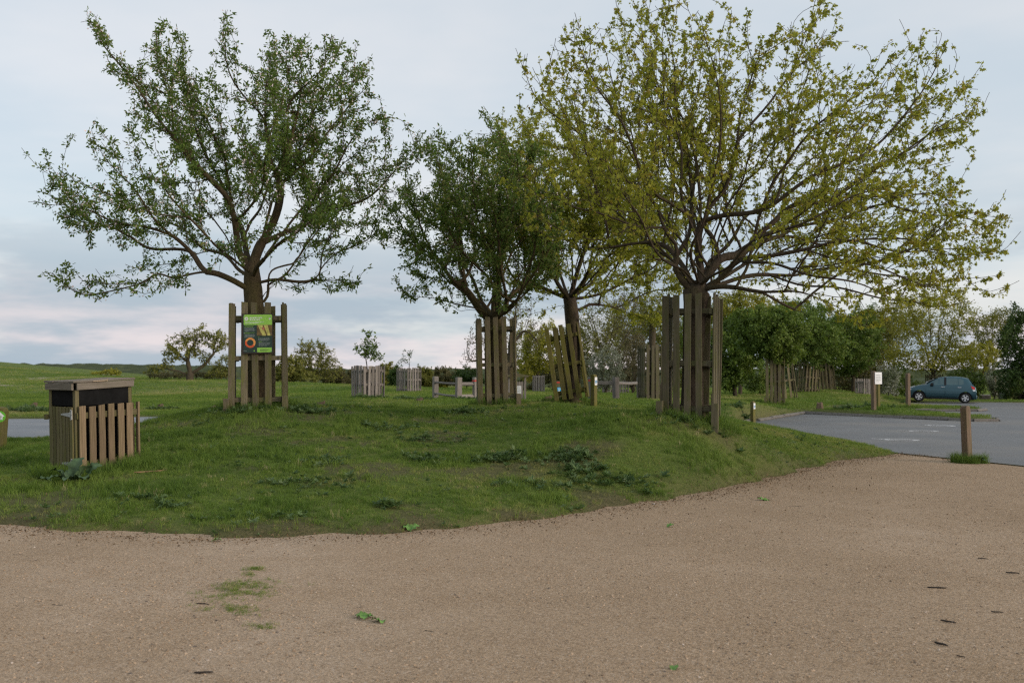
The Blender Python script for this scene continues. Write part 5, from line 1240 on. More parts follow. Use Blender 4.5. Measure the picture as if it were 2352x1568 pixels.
# ------------------------------------------------------------------ background trees and shrubs
def lf(name, c0, c1, c2, t=.3): return leafmat(name, [(0, c0), (.5, c1), (1, c2)], t)
LF = {'green': lf('fresh_green_leaf', (.068, .115, .020), (.110, .165, .030), (.165, .215, .042)),
      'deep': lf('deep_green_leaf', (.034, .068, .018), (.054, .094, .024), (.088, .125, .033)),
      'olive': lf('olive_leaf', (.115, .128, .028), (.175, .178, .038), (.24, .23, .058)),
      'yellow': lf('yellow_green_leaf', (.17, .18, .022), (.25, .245, .03), (.32, .29, .045)),
      'tan': lf('tan_bud', (.10, .085, .045), (.14, .12, .062), (.18, .16, .085)),
      'white': lf('white_hawthorn_blossom', (.085, .10, .055), (.20, .22, .16), (.46, .46, .42), .2),
      'grey': lf('dull_hedge_leaf', (.085, .080, .038), (.115, .108, .046), (.155, .14, .062))}
def bgtree(name, label, px, py, D, ells, leaf, nleaf, lsize, R0=0.12, natt=500, limbs=(), step=None, fork=0.35, cat='tree', group=None, shape=LEAF_QUAD, infl=None, tip=0.008, top=0.0, bare=1.0, depth=1.0, trop=(0, 0, .12), jitter=None, multi=0):
    """ells: crown lobes (px, py, rx, ry) in picture units at distance D, round in plan"""
    p = pt(px, py, D); z0 = gz(p.x, p.y); p.z = z0
    m = D / FPX; A = []; tot = sum(e[2] * e[3] for e in ells)
    for ex, ey, rx, ry in ells:
        n = max(8, int(natt * rx * ry / tot)); c = pt(ex, ey, D)
        u = rng.normal(0, 1, (n, 3)); u /= np.linalg.norm(u, axis=1)[:, None]; u *= rng.uniform(0.25, 1, (n, 1)) ** 0.45
        q = np.array(c) + u * np.array([rx * m, rx * m * depth, ry * m]); A.append(q[q[:, 2] > z0 + 0.12])
    A = np.concatenate(A); H = A[:, 2].max() - z0
    step = step or max(0.14, H / 26)
    T = Tree(step)
    zf = z0 + max(0.25, H * fork)
    T.limb([(p.x, p.y, z0 - .1), (p.x + .03 * H * rng.uniform(-1, 1), p.y, (z0 + zf) / 2), (p.x, p.y, zf)])
    for l in limbs: T.limb(ptl(l, D), wob=0.06)
    for i in range(multi):
        a = 2 * math.pi * (i + rng.uniform(-.2, .2)) / multi; r = H * rng.uniform(.18, .32)
        T.limb([(p.x, p.y, zf), (p.x + r * .5 * math.cos(a), p.y + r * .5 * math.sin(a), zf + H * .22), (p.x + r * math.cos(a), p.y + r * math.sin(a), zf + H * .48)])
    T.colonise(A, infl or H * .33, step * 1.4, iters=70, trop=trop, maxn=6000)
    T.shoots(int(natt * .15), step * 2.2, steps=2)
    T.finish(R0, tip)
    root = thing(name, label, cat, tuple(p), group=group)
    T.Pn = T.Pn - np.array(p)
    obj('trunk', wood_mesh('trunk', T, BARK_B, .05, 7, 3), root)
    if nleaf:
        b_, d_, i_ = leaf_sites(T, nleaf, max(tip * 2.6, .02), jitter or step * .45)
        cl = fbm(b_[:, 0] * 1.3 / max(1, H / 5) + D, b_[:, 2] * 1.3 / max(1, H / 5) + b_[:, 1], 5, 2)
        leaves('crown', b_, d_ * .4, lsize, shape, LF[leaf], root, .9, .1, np.clip(rng.uniform(0, 1, nleaf) * .6 + (cl - .3) * 1.0, 0, 1))
    return root, T
GR = 'green trees massed on the right behind the guards'
bgtree('broadleaf_tree', 'rounded fresh green tree right of the dark near guard, foliage nearly reaching the grass', 1690, 912, 52, [(1688, 800, 62, 78), (1665, 860, 40, 45)], 'green', 16000, .16, .12, 560, group=GR, fork=.2, multi=4)
bgtree('broadleaf_tree', 'fresh green tree growing from the upright guard right of the small-sign post', 1781, 922, 44, [(1768, 765, 88, 60), (1790, 800, 60, 42), (1730, 745, 50, 40)], 'green', 20000, .14, .11, 760, group=GR, fork=.42, multi=5)
bgtree('broadleaf_tree', 'green tree over the right-leaning guard on the small grass rise', 1853, 900, 58, [(1868, 790, 78, 58), (1840, 745, 50, 40)], 'green', 16000, .16, .11, 600, group=GR, fork=.35, multi=5)
bgtree('broadleaf_tree', 'green tree spreading to the right over the left-leaning guard on the small rise', 1900, 898, 62, [(1955, 775, 66, 62), (1905, 800, 60, 50), (1985, 740, 32, 40)], 'green', 17000, .16, .12, 600, group=GR, fork=.35, multi=5)
bgtree('broadleaf_tree', 'yellow green tree showing above the green ones, just right of the dark near guard', 1700, 908, 62, [(1705, 715, 80, 42), (1675, 745, 50, 40)], 'yellow', 11000, .16, .13, 500, group=GR, fork=.5, multi=4)
bgtree('shrub', 'bright green low shrub on the grass behind the small-sign post', 1745, 915, 55, [(1745, 870, 40, 40)], 'green', 4500, .12, .05, 260, cat='shrub', fork=.08, multi=5)
bgtree('shrub', 'dark shrub closing the gap under the trees, left of the low pale guard', 1960, 905, 74, [(1955, 872, 60, 34), (2005, 862, 30, 40)], 'grey', 5200, .16, .06, 320, cat='shrub', fork=.08, multi=5)
bgtree('shrub', 'dark shrub in the shade behind the two leaning guards', 1840, 903, 80, [(1840, 850, 85, 50)], 'deep', 6000, .19, .06, 320, cat='shrub', fork=.08, multi=6)
bgtree('broadleaf_tree', 'thin pale tree left of the vase-shaped tree, standing behind the green mass', 2055, 905, 82, [(2040, 770, 42, 80), (2075, 740, 34, 60)], 'olive', 8000, .17, .12, 560, fork=.3, multi=4)
bgtree('broadleaf_tree', 'vase-shaped yellow green tree rising from the guard behind the blue car', 2145, 912, 67, [(2150, 735, 92, 66), (2140, 825, 105, 34), (2190, 810, 50, 36)], 'yellow', 15000, .15, .14, 900,
       limbs=[[(2146, 868), (2120, 845, -.4), (2085, 820, -.8), (2055, 800, -1)], [(2146, 866), (2128, 810), (2105, 750), (2085, 690)], [(2146, 866), (2140, 800, .4), (2135, 730, .6), (2130, 670, .6)], [(2146, 866), (2155, 790, -.3), (2165, 720, -.5), (2175, 665, -.5)], [(2146, 866), (2168, 810, .3), (2195, 750, .5), (2215, 690, .5)], [(2146, 868), (2180, 840, .3), (2215, 820, .5), (2240, 800, .5)], [(2146, 868), (2150, 820, 1.4), (2170, 780, 2.2)], [(2146, 868), (2130, 820, -1.4), (2110, 780, -2.2)]], fork=.26, infl=1.7)
bgtree('shrub', 'yellow green bush right of the vase-shaped tree, above the hedge', 2245, 915, 76, [(2240, 822, 58, 36), (2275, 815, 34, 28)], 'yellow', 5200, .16, .08, 320, cat='shrub', fork=.25, multi=5)
bgtree('shrub', 'dark green hedge bush directly behind the rear of the blue car', 2215, 922, 66, [(2212, 880, 46, 38), (2175, 890, 36, 26), (2240, 885, 26, 34)], 'green', 6500, .13, .06, 380, cat='shrub', fork=.06, multi=6)
bgtree('shrub', 'green bush in front of the nose of the blue car', 2060, 922, 66, [(2062, 880, 30, 38), (2090, 892, 24, 26)], 'green', 4200, .12, .05, 260, cat='shrub', fork=.06, multi=5)
bgtree('hawthorn_bush', 'white flowering bush at the far right, between the hedge and the framed notice', 2284, 922, 70, [(2284, 872, 24, 36), (2296, 895, 18, 24)], 'white', 4500, .11, .05, 260, cat='shrub', fork=.06, multi=5, group='white flowering bushes')
bgtree('hawthorn_bush', 'pale flowering bush behind the white notice on the twin posts', 2042, 920, 63, [(2040, 872, 30, 40), (2022, 892, 20, 24)], 'white', 4200, .11, .05, 260, cat='shrub', fork=.06, multi=5, group='white flowering bushes')
bgtree('broadleaf_tree', 'dark green tree cut off by the right edge of the picture', 2345, 925, 64, [(2345, 790, 42, 82), (2325, 870, 36, 48), (2375, 840, 45, 60)], 'deep', 15000, .17, .14, 640, fork=.2, multi=5)
bgtree('broadleaf_tree', 'sparse tree against the sky left of the dark tree at the right edge', 2282, 915, 84, [(2285, 760, 52, 46), (2310, 735, 34, 26)], 'olive', 5000, .18, .12, 420, fork=.4, multi=5)
bgtree('shrub', 'dull hedge bush under the dark tree at the right edge', 2330, 925, 72, [(2335, 895, 42, 26)], 'grey', 3600, .14, .05, 240, cat='shrub', fork=.05, multi=5)
bgtree('broadleaf_tree', 'tall green tree behind the upright guard, filling the skyline of the green mass', 1825, 905, 72, [(1830, 745, 95, 62), (1800, 800, 70, 50)], 'green', 16000, .18, .14, 560, group=GR, fork=.3, multi=6)
bgtree('broadleaf_tree', 'olive green tree between the green mass and the thin pale tree', 2010, 905, 78, [(2005, 785, 52, 80), (1985, 830, 44, 40)], 'olive', 12000, .18, .14, 520, group=GR, fork=.25, multi=6)
bgtree('broadleaf_tree', 'fresh green tree low behind the two leaning guards, rightmost of the green mass', 1960, 905, 72, [(1945, 805, 75, 62)], 'green', 13000, .17, .13, 520, group=GR, fork=.25, multi=6)
# centre
bgtree('broadleaf_tree', 'olive tree on the skyline seen right behind the leaning guard', 1330, 908, 88, [(1330, 800, 48, 75), (1300, 830, 40, 46)], 'olive', 9000, .18, .14, 520, fork=.25, multi=5)
bgtree('broadleaf_tree', 'yellow olive tree on the skyline between the middle and the leaning guards', 1205, 906, 92, [(1205, 800, 40, 60), (1235, 850, 40, 34)], 'yellow', 7000, .18, .13, 460, fork=.25, multi=5)
bgtree('broadleaf_tree', 'dull olive tree behind the white flowering bush', 1420, 906, 92, [(1425, 805, 60, 72)], 'grey', 9000, .18, .14, 520, fork=.25, multi=5)
bgtree('hawthorn_bush', 'white flowering bush behind the rail fence, right of the leaning guard', 1392, 912, 58, [(1392, 848, 46, 52), (1372, 870, 30, 36)], 'white', 6800, .105, .07, 380, cat='shrub', fork=.08, multi=6, group='white flowering bushes')
bgtree('shrub', 'tall tan budding shrub behind the rail fence, left of the dark half-hidden guard', 1450, 912, 62, [(1450, 825, 40, 70), (1470, 860, 30, 45)], 'tan', 6000, .10, .07, 420, cat='shrub', fork=.1, multi=6)
bgtree('broadleaf_tree', 'tall thin nearly leafless tree rising behind the white bush', 1388, 910, 82, [(1392, 760, 56, 78), (1380, 720, 40, 40)], 'olive', 4500, .15, .15, 620, fork=.35, multi=5, tip=.011)
bgtree('broadleaf_tree', 'thin budding tree with a warm tan crown right of the tall leafless one', 1455, 908, 86, [(1450, 740, 52, 70)], 'tan', 7000, .16, .15, 520, fork=.35, multi=5, tip=.011)
bgtree('broadleaf_tree', 'yellow olive tree behind the leaning guard, left of it', 1235, 908, 74, [(1240, 810, 40, 52), (1215, 845, 26, 36), (1262, 770, 26, 30)], 'yellow', 9000, .15, .11, 460, fork=.3, multi=5)
bgtree('shrub', 'dull brown thicket behind the blue sign post', 1290, 908, 80, [(1285, 862, 48, 36), (1330, 850, 30, 48), (1215, 880, 30, 24)], 'grey', 9000, .18, .06, 420, cat='shrub', fork=.06, multi=6)
bgtree('broadleaf_tree', 'small pollarded tree with bunched upright twigs in the half-hidden dark guard', 1500, 916, 36.6, [(1500, 725, 44, 42), (1470, 745, 26, 24)], 'olive', 3200, .085, .13, 520, fork=.74, multi=7, tip=.006)
bgtree('broadleaf_tree', 'olive tree filling the view behind the half-hidden dark guard', 1540, 910, 72, [(1535, 780, 55, 80), (1580, 840, 50, 55)], 'olive', 11000, .18, .12, 520, fork=.25, multi=5)
bgtree('broadleaf_tree', 'deep green tree directly behind the dark near guard', 1612, 910, 66, [(1612, 800, 58, 95)], 'green', 7500, .16, .13, 520, fork=.2, multi=5)
bgtree('old_oak', 'old gnarled tree with a thick broken side limb, behind the middle guard', 1172, 908, 62, [(1130, 770, 50, 40), (1180, 720, 50, 50), (1085, 800, 24, 40), (1225, 770, 24, 36)], 'tan', 1800, .14, .40, 420, fork=.36,
       limbs=[[(1170, 845), (1150, 832), (1120, 827), (1085, 828), (1064, 824)], [(1170, 845), (1176, 790), (1182, 740), (1186, 700)], [(1180, 790), (1200, 762), (1225, 772), (1240, 795)], [(1085, 828), (1072, 805), (1075, 785)], [(1120, 827), (1110, 840), (1090, 845), (1062, 838)], [(1172, 830), (1150, 790), (1125, 760), (1110, 735)]], tip=.014, infl=1.6)
# hedge line on the left half of the horizon
HG = 'bushes of the hedge line along the lawn crest'
bgtree('broadleaf_tree', 'rounded olive tree on the skyline just right of the guard with the board', 722, 890, 92, [(722, 828, 54, 46), (716, 800, 36, 22), (760, 850, 28, 28)], 'olive', 5200, .18, .16, 620, fork=.12, multi=6, tip=.012)
bgtree('shrub', 'dense brown olive bush on the skyline touching the right side of the board guard', 668, 888, 88, [(668, 850, 34, 34), (640, 865, 30, 24), (700, 872, 36, 18)], 'olive', 7000, .20, .07, 420, cat='shrub', group=HG, fork=.06, multi=6)
for i, (px, ex, ey, rx, ry, lfk, what) in enumerate([
    (765, 765, 868, 36, 20, 'grey', 'low brown bush under the right side of the rounded olive tree'),
    (812, 812, 870, 26, 19, 'grey', 'brown bush left of and behind the leafy sapling guard'),
    (882, 882, 860, 24, 26, 'olive', 'round olive bush between the two pale sapling guards, right beside the leafy one'),
    (910, 912, 868, 20, 26, 'deep', 'dark green bush hidden behind the left side of the smaller sapling guard'),
    (972, 972, 866, 26, 22, 'olive', 'olive bush just right of the smaller sapling guard'),
    (1020, 1022, 864, 34, 22, 'grey', 'dull bush above the left half of the left rail fence'),
    (1072, 1072, 866, 36, 20, 'deep', 'dark green bush above the right half of the left rail fence'),
    (855, 858, 880, 30, 13, 'yellow', 'small yellow green bush low behind the leafy sapling guard'),
    (1000, 1000, 882, 26, 12, 'yellow', 'small yellow green bush low behind the leftmost fence post')]):
    bgtree('shrub', what, px, 892, 96 + (i % 3) * 5, [(ex, ey, rx, ry), (ex + rx * .6, ey + ry * .4, rx * .6, ry * .6)], lfk, 4500, .22, .06, 260, cat='shrub', group=HG, fork=.06, multi=5)
bgtree('old_oak', 'old gnarled oak with two splayed trunks on the skyline above the litter bin', 437, 868, 88, [(420, 800, 38, 34), (455, 770, 22, 20), (500, 785, 32, 26), (395, 820, 20, 18), (365, 848, 24, 10), (470, 820, 20, 12)], 'olive', 4200, .22, .34, 560, fork=.12,
       limbs=[[(437, 858), (433, 835), (432, 812), (428, 790), (420, 770)], [(432, 812), (445, 790), (452, 765)], [(437, 860), (455, 848), (475, 832), (490, 812), (508, 790), (515, 780)], [(490, 812), (494, 790), (500, 768)], [(437, 862), (410, 853), (385, 846), (360, 850), (340, 855)], [(433, 835), (415, 815), (400, 800)], [(475, 832), (500, 845), (520, 852)]], tip=.013, infl=1.8, step=.22)
bgtree('shrub', 'yellow olive bush on the skyline left of the board guard, under the oak\'s right limb', 520, 872, 92, [(518, 840, 26, 24), (500, 858, 30, 12)], 'olive', 3200, .15, .06, 300, cat='shrub', group=HG, fork=.06, multi=5)
bgtree('shrub', 'low dull thicket along the foot of the old oak', 450, 870, 94, [(380, 862, 44, 9), (450, 864, 46, 11), (505, 866, 36, 10)], 'grey', 5200, .15, .06, 420, cat='shrub', group=HG, fork=.05, multi=7, infl=5)
bgtree('shrub', 'low gorse clump on the hill crest left of the old oak', 255, 862, 122, [(255, 855, 22, 7), (225, 858, 16, 4)], 'yellow', 1800, .16, .05, 180, cat='shrub', group=HG, fork=.05, multi=4, infl=4)

# far wooded ridge, one mass too far off to tell its trees apart
def far_wood(name, x0, x1, y0, y1, zf, mat, seed, amp):
    xs_ = np.arange(x0, x1, 4.0); ys_ = np.arange(y0, y1, 6.0); X, Y = np.meshgrid(xs_, ys_)
    t = (Y - y0) / (y1 - y0); Z = zf(X, t) + (vnoise(X / 9, Y / 9, seed) ** 1.5 * 1.0 + vnoise(X / 26, Y / 26, seed + 1) * 1.1) * amp
    Z = np.where((t < .02), -8, Z); nx_ = len(xs_)
    i = (np.arange(len(ys_) - 1)[:, None] * nx_ + np.arange(nx_ - 1)[None]).ravel()
    obj(name, mesh_np(name, np.stack([X, Y, Z], -1).reshape(-1, 3), [np.stack([i, i + 1, i + nx_ + 1, i + nx_], 1)], mat, smooth=False), None, kind='stuff')
m_, nt_ = newmat('far_wood'); tc_ = N(nt_, 'ShaderNodeTexCoord'); nz_ = noise(nt_, tc_.outputs['Object'], .12, 5, .7)
finish(nt_, ramp(nt_, nz_, [(.3, (.040, .055, .028)), (.7, (.085, .10, .05))]), .95, nz_, 1.0, 2.0, .05)
far_wood('far_wood', -620, 500, 760, 1050, lambda X, t: 1.5 + 7.5 * np.sin(np.clip(t, 0, 1) * 2.2) * np.clip(1 - (X + 330) / 260, .35, 1) - 2, m_, 5, 3.2)
far_wood('far_hedge', -45, 90, 128, 150, lambda X, t: -0.9 + 1.6 * np.sin(np.clip(t, 0, 1) * 2.6), m_, 9, .7)

# ------------------------------------------------------------------ saplings in the short guards
bgtree('sapling', 'leafy green sapling rising from the nearer short pale guard', 845, 917, 36, [(845, 808, 30, 15), (840, 790, 14, 14), (848, 770, 9, 10), (862, 822, 18, 6)], 'green', 620, .115, .022, 150, fork=.42, tip=.0045, step=.10, jitter=.04, trop=(0, 0, .05),
       limbs=[[(844, 845), (845, 800), (846, 765)], [(845, 812), (832, 800), (818, 794)], [(845, 815), (860, 808), (876, 826)], [(845, 808), (858, 796), (866, 786)]], infl=.6, cat='sapling')
bgtree('sapling', 'nearly bare sapling rising from the farther short pale guard', 939, 899, 53, [(938, 818, 15, 10), (925, 832, 12, 5), (942, 810, 8, 5)], 'deep', 150, .10, .022, 80, fork=.45, tip=.006, step=.12, jitter=.04, trop=(0, 0, .1),
       limbs=[[(938, 845), (940, 825), (941, 806)], [(938, 838), (928, 830), (918, 826)]], infl=.6, cat='sapling')

# ------------------------------------------------------------------ scattered small stuff: geometry-node instances on point clouds
def hit(px, py, d0=4.0, d1=140.0):
    Ds = np.exp(np.linspace(math.log(d0), math.log(d1), 900)); k = np.array([tuple(pt(px, py, 1.0))])
    u = (px - CX) / FPX; v = (CY - py) / FPX; dy = math.cos(TH) - v * math.sin(TH)
    X = u / dy * Ds; Z = EYE + (math.sin(TH) + v * math.cos(TH)) / dy * Ds
    z, s = ground_full(X, Ds); z = np.where(s < 0, 0.0, z)
    j = int(np.argmax(Z < z)); return Vector((X[j], Ds[j], z[j]))
PROTO = bpy.data.collections.new('scatter_pieces')
def proto_set(name, meshes):
    c = bpy.data.collections.new(name)
    for i, m in enumerate(meshes):
        o = bpy.data.objects.new(f'{name}_{i:02d}', m); c.objects.link(o)
    return c
def scatter(name, pos, rot, scale, idx, tint, coll, kind='stuff', mat=None):
    n = len(pos); me = bpy.data.meshes.new(name); me.vertices.add(n); me.vertices.foreach_set('co', np.asarray(pos, np.float32).ravel())
    for k, a, t in (('rot', rot, 'FLOAT_VECTOR'), ('scl', scale, 'FLOAT_VECTOR'), ('idx', idx, 'INT'), ('tint', tint, 'FLOAT')):
        at = me.attributes.new(k, t, 'POINT')
        if t == 'FLOAT_VECTOR': at.data.foreach_set('vector', np.asarray(a, np.float32).ravel())
        else: at.data.foreach_set('value', np.asarray(a, np.int32 if t == 'INT' else np.float32))
    me.update(); o = obj(name, me, kind=kind)
    ng = bpy.data.node_groups.new(name, 'GeometryNodeTree')
    ng.interface.new_socket('Geometry', in_out='INPUT', socket_type='NodeSocketGeometry'); ng.interface.new_socket('Geometry', in_out='OUTPUT', socket_type='NodeSocketGeometry')
    gi, go = ng.nodes.new('NodeGroupInput'), ng.nodes.new('NodeGroupOutput')
    ci = ng.nodes.new('GeometryNodeCollectionInfo'); ci.inputs['Collection'].default_value = coll; ci.inputs['Separate Children'].default_value = True; ci.inputs['Reset Children'].default_value = True
    ip = ng.nodes.new('GeometryNodeInstanceOnPoints'); ip.inputs['Pick Instance'].default_value = True
    def na(nm, t):
        q = ng.nodes.new('GeometryNodeInputNamedAttribute'); q.data_type = t; q.inputs[0].default_value = nm; return [s for s in q.outputs if s.enabled and s.name == 'Attribute'][0]
    e2r = ng.nodes.new('FunctionNodeEulerToRotation')
    l = ng.links.new
    l(gi.outputs[0], ip.inputs['Points']); l(ci.outputs[0], ip.inputs['Instance']); l(na('idx', 'INT'), ip.inputs['Instance Index'])
    l(na('rot', 'FLOAT_VECTOR'), e2r.inputs[0]); l(e2r.outputs[0], ip.inputs['Rotation']); l(na('scl', 'FLOAT_VECTOR'), ip.inputs['Scale'])
    l(ip.outputs[0], go.inputs[0])
    md = o.modifiers.new('scatter', 'NODES'); md.node_group = ng
    return o
GRASS_B = leafmat('grass_blade', [(0.0, (.066, .120, .018)), (.35, (.108, .176, .026)), (.65, (.158, .220, .040)), (.85, (.225, .240, .068)), (1.0, (.38, .33, .18))], .3, .6, True)
WEED_B = leafmat('weed_leaf', [(0.0, (.060, .105, .036)), (.6, (.092, .148, .050)), (1.0, (.14, .19, .08))], .25, .5, True)
LITTER_B = leafmat('leaf_litter', [(0.0, (.06, .038, .02)), (.5, (.14, .09, .048)), (1.0, (.26, .18, .11))], .1, .8, True)
STONE_M = leafmat('small_stone', [(0.0, (.10, .085, .075)), (.25, (.24, .17, .11)), (.7, (.40, .29, .19)), (.93, (.46, .35, .25)), (1.0, (.54, .48, .43))], 0.0, .9, True)
def tuft(nb, h, spread, w, lean):
    vs, f4, f3 = [], [], []
    for i in range(nb):
        a = random.uniform(0, 6.283); r = spread * math.sqrt(random.random()); bx, by = r * math.cos(a), r * math.sin(a)
        ta = random.uniform(0, 6.283); ww = w * random.uniform(.7, 1.3); hh = h * random.uniform(.45, 1.2); ln = lean * random.uniform(.3, 1.5) * hh; la = random.uniform(0, 6.283)
        dx, dy = ww * math.cos(ta), ww * math.sin(ta); lx, ly = ln * math.cos(la), ln * math.sin(la); b = len(vs)
        vs += [(bx - dx, by - dy, -.01), (bx + dx, by + dy, -.01), (bx + dx * .8 + lx * .35, by + dy * .8 + ly * .35, hh * .6), (bx - dx * .8 + lx * .35, by - dy * .8 + ly * .35, hh * .6), (bx + lx, by + ly, hh)]
        f4.append((b, b + 1, b + 2, b + 3)); f3.append((b + 3, b + 2, b + 4))
    return mesh_np('tuft', vs, [np.array(f4), np.array(f3)], GRASS_B)
TUFTS = proto_set('grass_tufts', [tuft(16, .042, .055, .0016, .7) for _ in range(5)] + [tuft(14, .075, .05, .0018, .6) for _ in range(3)] + [tuft(16, .17, .07, .0024, .5) for _ in range(3)])
FAR_T = proto_set('far_tufts', [tuft(12, .07, .12, .005, .7) for _ in range(5)])
def pick_grass(n, y0, y1, gain):
    Y = np.sqrt(rng.uniform(y0 ** 2, y1 ** 2, n)); X = rng.uniform(-1, 1, n) * (0.56 * Y + gain)
    z, s = ground_full(X, Y)
    k = s > 0.01
    b = np.clip((fbm(X * 0.9 + 3, Y * 0.9, 41, 4) - 0.56) * 7, 0, 1) * (Y < 30) * (X < 7)
    pr = (1 - .72 * b) * np.clip(s / 0.32, 0.12, 1) * np.where(Y < 30, .55 + .45 * np.clip((fbm(X * 2.6, Y * 2.6, 55, 3) - .3) * 4, 0, 1), 1)
    if y1 > 60: pr = pr * (1 - sandy_at(X, Y))
    k &= rng.uniform(0, 1, n) < pr
    return X[k], Y[k], z[k], s[k], b[k]
X, Y, Z, S, Bq = pick_grass(150000, 9.4, 26, 2.0); n = len(X)
tall = fbm(X * 1.1 + 17, Y * 1.1, 77, 3)
idx = np.where(tall > .58, rng.integers(5, 8, n), rng.integers(0, 5, n))
tone = fbm(X * .55, Y * .55, 91, 4); tone2 = fbm(X * 2.2, Y * 2.2, 92, 3)
tint = np.clip(.46 + (tone - .5) * 1.0 + (tone2 - .5) * .8 + rng.normal(0, .15, n) + .30 * Bq + .12 * np.exp(-S / .25), 0, .88)
tint = np.where(idx >= 5, np.minimum(tint, .55), tint)
tint[rng.uniform(0, 1, n) < .012] = 1.0
sc_ = rng.uniform(.7, 1.35, n) * (0.75 + .6 * np.clip(tall - .3, 0, .5)) * np.clip(.5 + S / .5, .5, 1)
scatter('lawn_grass', np.stack([X, Y, Z], 1), np.stack([rng.normal(0, .15, n), rng.normal(0, .15, n), rng.uniform(0, 6.28, n)], 1), np.stack([sc_, sc_, sc_ * rng.uniform(.7, 1.3, n)], 1), idx, tint, TUFTS)
X, Y, Z, S, Bq = pick_grass(95000, 26, 66, 2.0); n = len(X)
X2, Y2, Z2, S2, _ = pick_grass(42000, 66, 125, 3.0); X = np.concatenate([X, X2]); Y = np.concatenate([Y, Y2]); Z = np.concatenate([Z, Z2]); far = np.arange(len(X)) >= n; n = len(X)
tone = fbm(X * .25, Y * .25, 93, 4); tint = np.clip(.50 + (tone - .5) * 1.3 + rng.normal(0, .14, n) + .06 * far, 0, .95)
sc_ = rng.uniform(.8, 1.5, n) * np.where(far, 1.5, 1.0)
scatter('far_grass', np.stack([X, Y, Z], 1), np.stack([np.zeros(n), np.zeros(n), rng.uniform(0, 6.28, n)], 1), np.stack([sc_, sc_, sc_ * rng.uniform(.6, 1.2, n) * .9], 1), rng.integers(0, 5, n), tint, FAR_T)

# long grass round feet of guards and posts, weeds in clumps
def ring_points(px, py, r, n, D=None):
    c = pt(px, py, D) if D else hit(px, py); a = rng.uniform(0, 6.283, n); q = r * np.sqrt(rng.uniform(.15, 1.2, n))
    return np.stack([c.x + q * np.cos(a), c.y + q * np.sin(a)], 1)
pts_ = [ring_points(594, 938, .75, 260, 19), ring_points(1590, 962, .7, 260, 16.3), ring_points(1141, 928, .65, 160, 23), ring_points(220, 1085, .75, 420, 13.7), ring_points(2222, 1061, .28, 160, 18.2), ring_points(1364, 951, .25, 60, 25), ring_points(5, 1040, .35, 110, 19.5),
        ring_points(2010, 938, .5, 90, 40), ring_points(2086, 930, .5, 80, 45), ring_points(1781, 926, .7, 90, 44), ring_points(1316, 917, .6, 70, 25.7), ring_points(845, 917, .7, 70, 36), ring_points(1052, 922, .5, 60, 37)]
q = np.concatenate(pts_); Z, S = ground_full(q[:, 0], q[:, 1]); Z = np.where(S < 0, 0.0, Z); n = len(q); sc_ = rng.uniform(.55, 1.15, n)
scatter('long_grass', np.stack([q[:, 0], q[:, 1], Z], 1), np.stack([rng.normal(0, .2, n), rng.normal(0, .2, n), rng.uniform(0, 6.28, n)], 1), np.stack([sc_] * 3, 1), rng.integers(8, 11, n), np.clip(rng.normal(.28, .14, n), 0, .9), TUFTS)
def rosette(nl, ln, lift, seed):
    r = np.random.default_rng(seed); tpl, fc = LEAF_LOBED; V = []; G4 = []; G3 = []
    for i in range(nl):
        a = 2 * math.pi * (i + r.uniform(-.4, .4)) / nl; e = r.uniform(.1, 1) * lift; s = ln * r.uniform(.6, 1.2)
        ax = np.array([math.cos(a) * math.cos(e), math.sin(a) * math.cos(e), math.sin(e)]); bx = np.array([-math.sin(a), math.cos(a), r.uniform(-.3, .3)]); cx = np.cross(ax, bx)
        o = len(V); b0 = ax * s * r.uniform(.1, .5)
        V += [b0 + s * (t[0] * ax + t[1] * .8 * bx + t[2] * cx) + np.array([0, 0, .015]) for t in tpl]
        for f in fc: (G4 if len(set(f)) == 4 else G3).append([o + k for k in (f if len(set(f)) == 4 else f[:3])])
    return mesh_np('rosette', V, [np.array(G4), np.array(G3)], WEED_B)
WEEDS = proto_set('weed_rosettes', [rosette(11, .07, 1.0, 1), rosette(9, .085, .8, 2), rosette(13, .06, 1.2, 3), rosette(10, .10, 1.1, 4)])
pts_, hs = [], []
for px, py, rx, ry, n, s in ((735, 1062, .42, .40, 45, .65), (958, 1012, .45, .45, 45, .6), (1330, 1085, .38, .55, 62, .8), (1335, 1050, .3, .35, 26, .75), (1150, 1055, .45, .4, 60, .9), (700, 945, .5, .5, 50, 1.0), (1070, 948, .6, .5, 40, .9), (890, 985, .6, .6, 40, .8), (1000, 1060, .5, .4, 40, .8), (1290, 1055, .4, .4, 40, .9),
                         (700, 1110, .6, .35, 26, .8), (395, 1165, .3, .2, 16, .8), (905, 1165, .25, .15, 14, .9), (600, 1190, .8, .3, 20, .7), (1580, 965, .8, .5, 50, .8), (1440, 1110, .5, .3, 30, .8), (560, 945, .7, .4, 60, 1.0), (320, 1150, .4, .2, 14, .8), (1240, 1120, .6, .3, 24, .8)):
    c = hit(px, py); a = rng.normal(0, .5, (n, 2)) * np.array([rx, ry]); pts_.append(a + np.array([c.x, c.y])); hs.append(np.full(n, s))
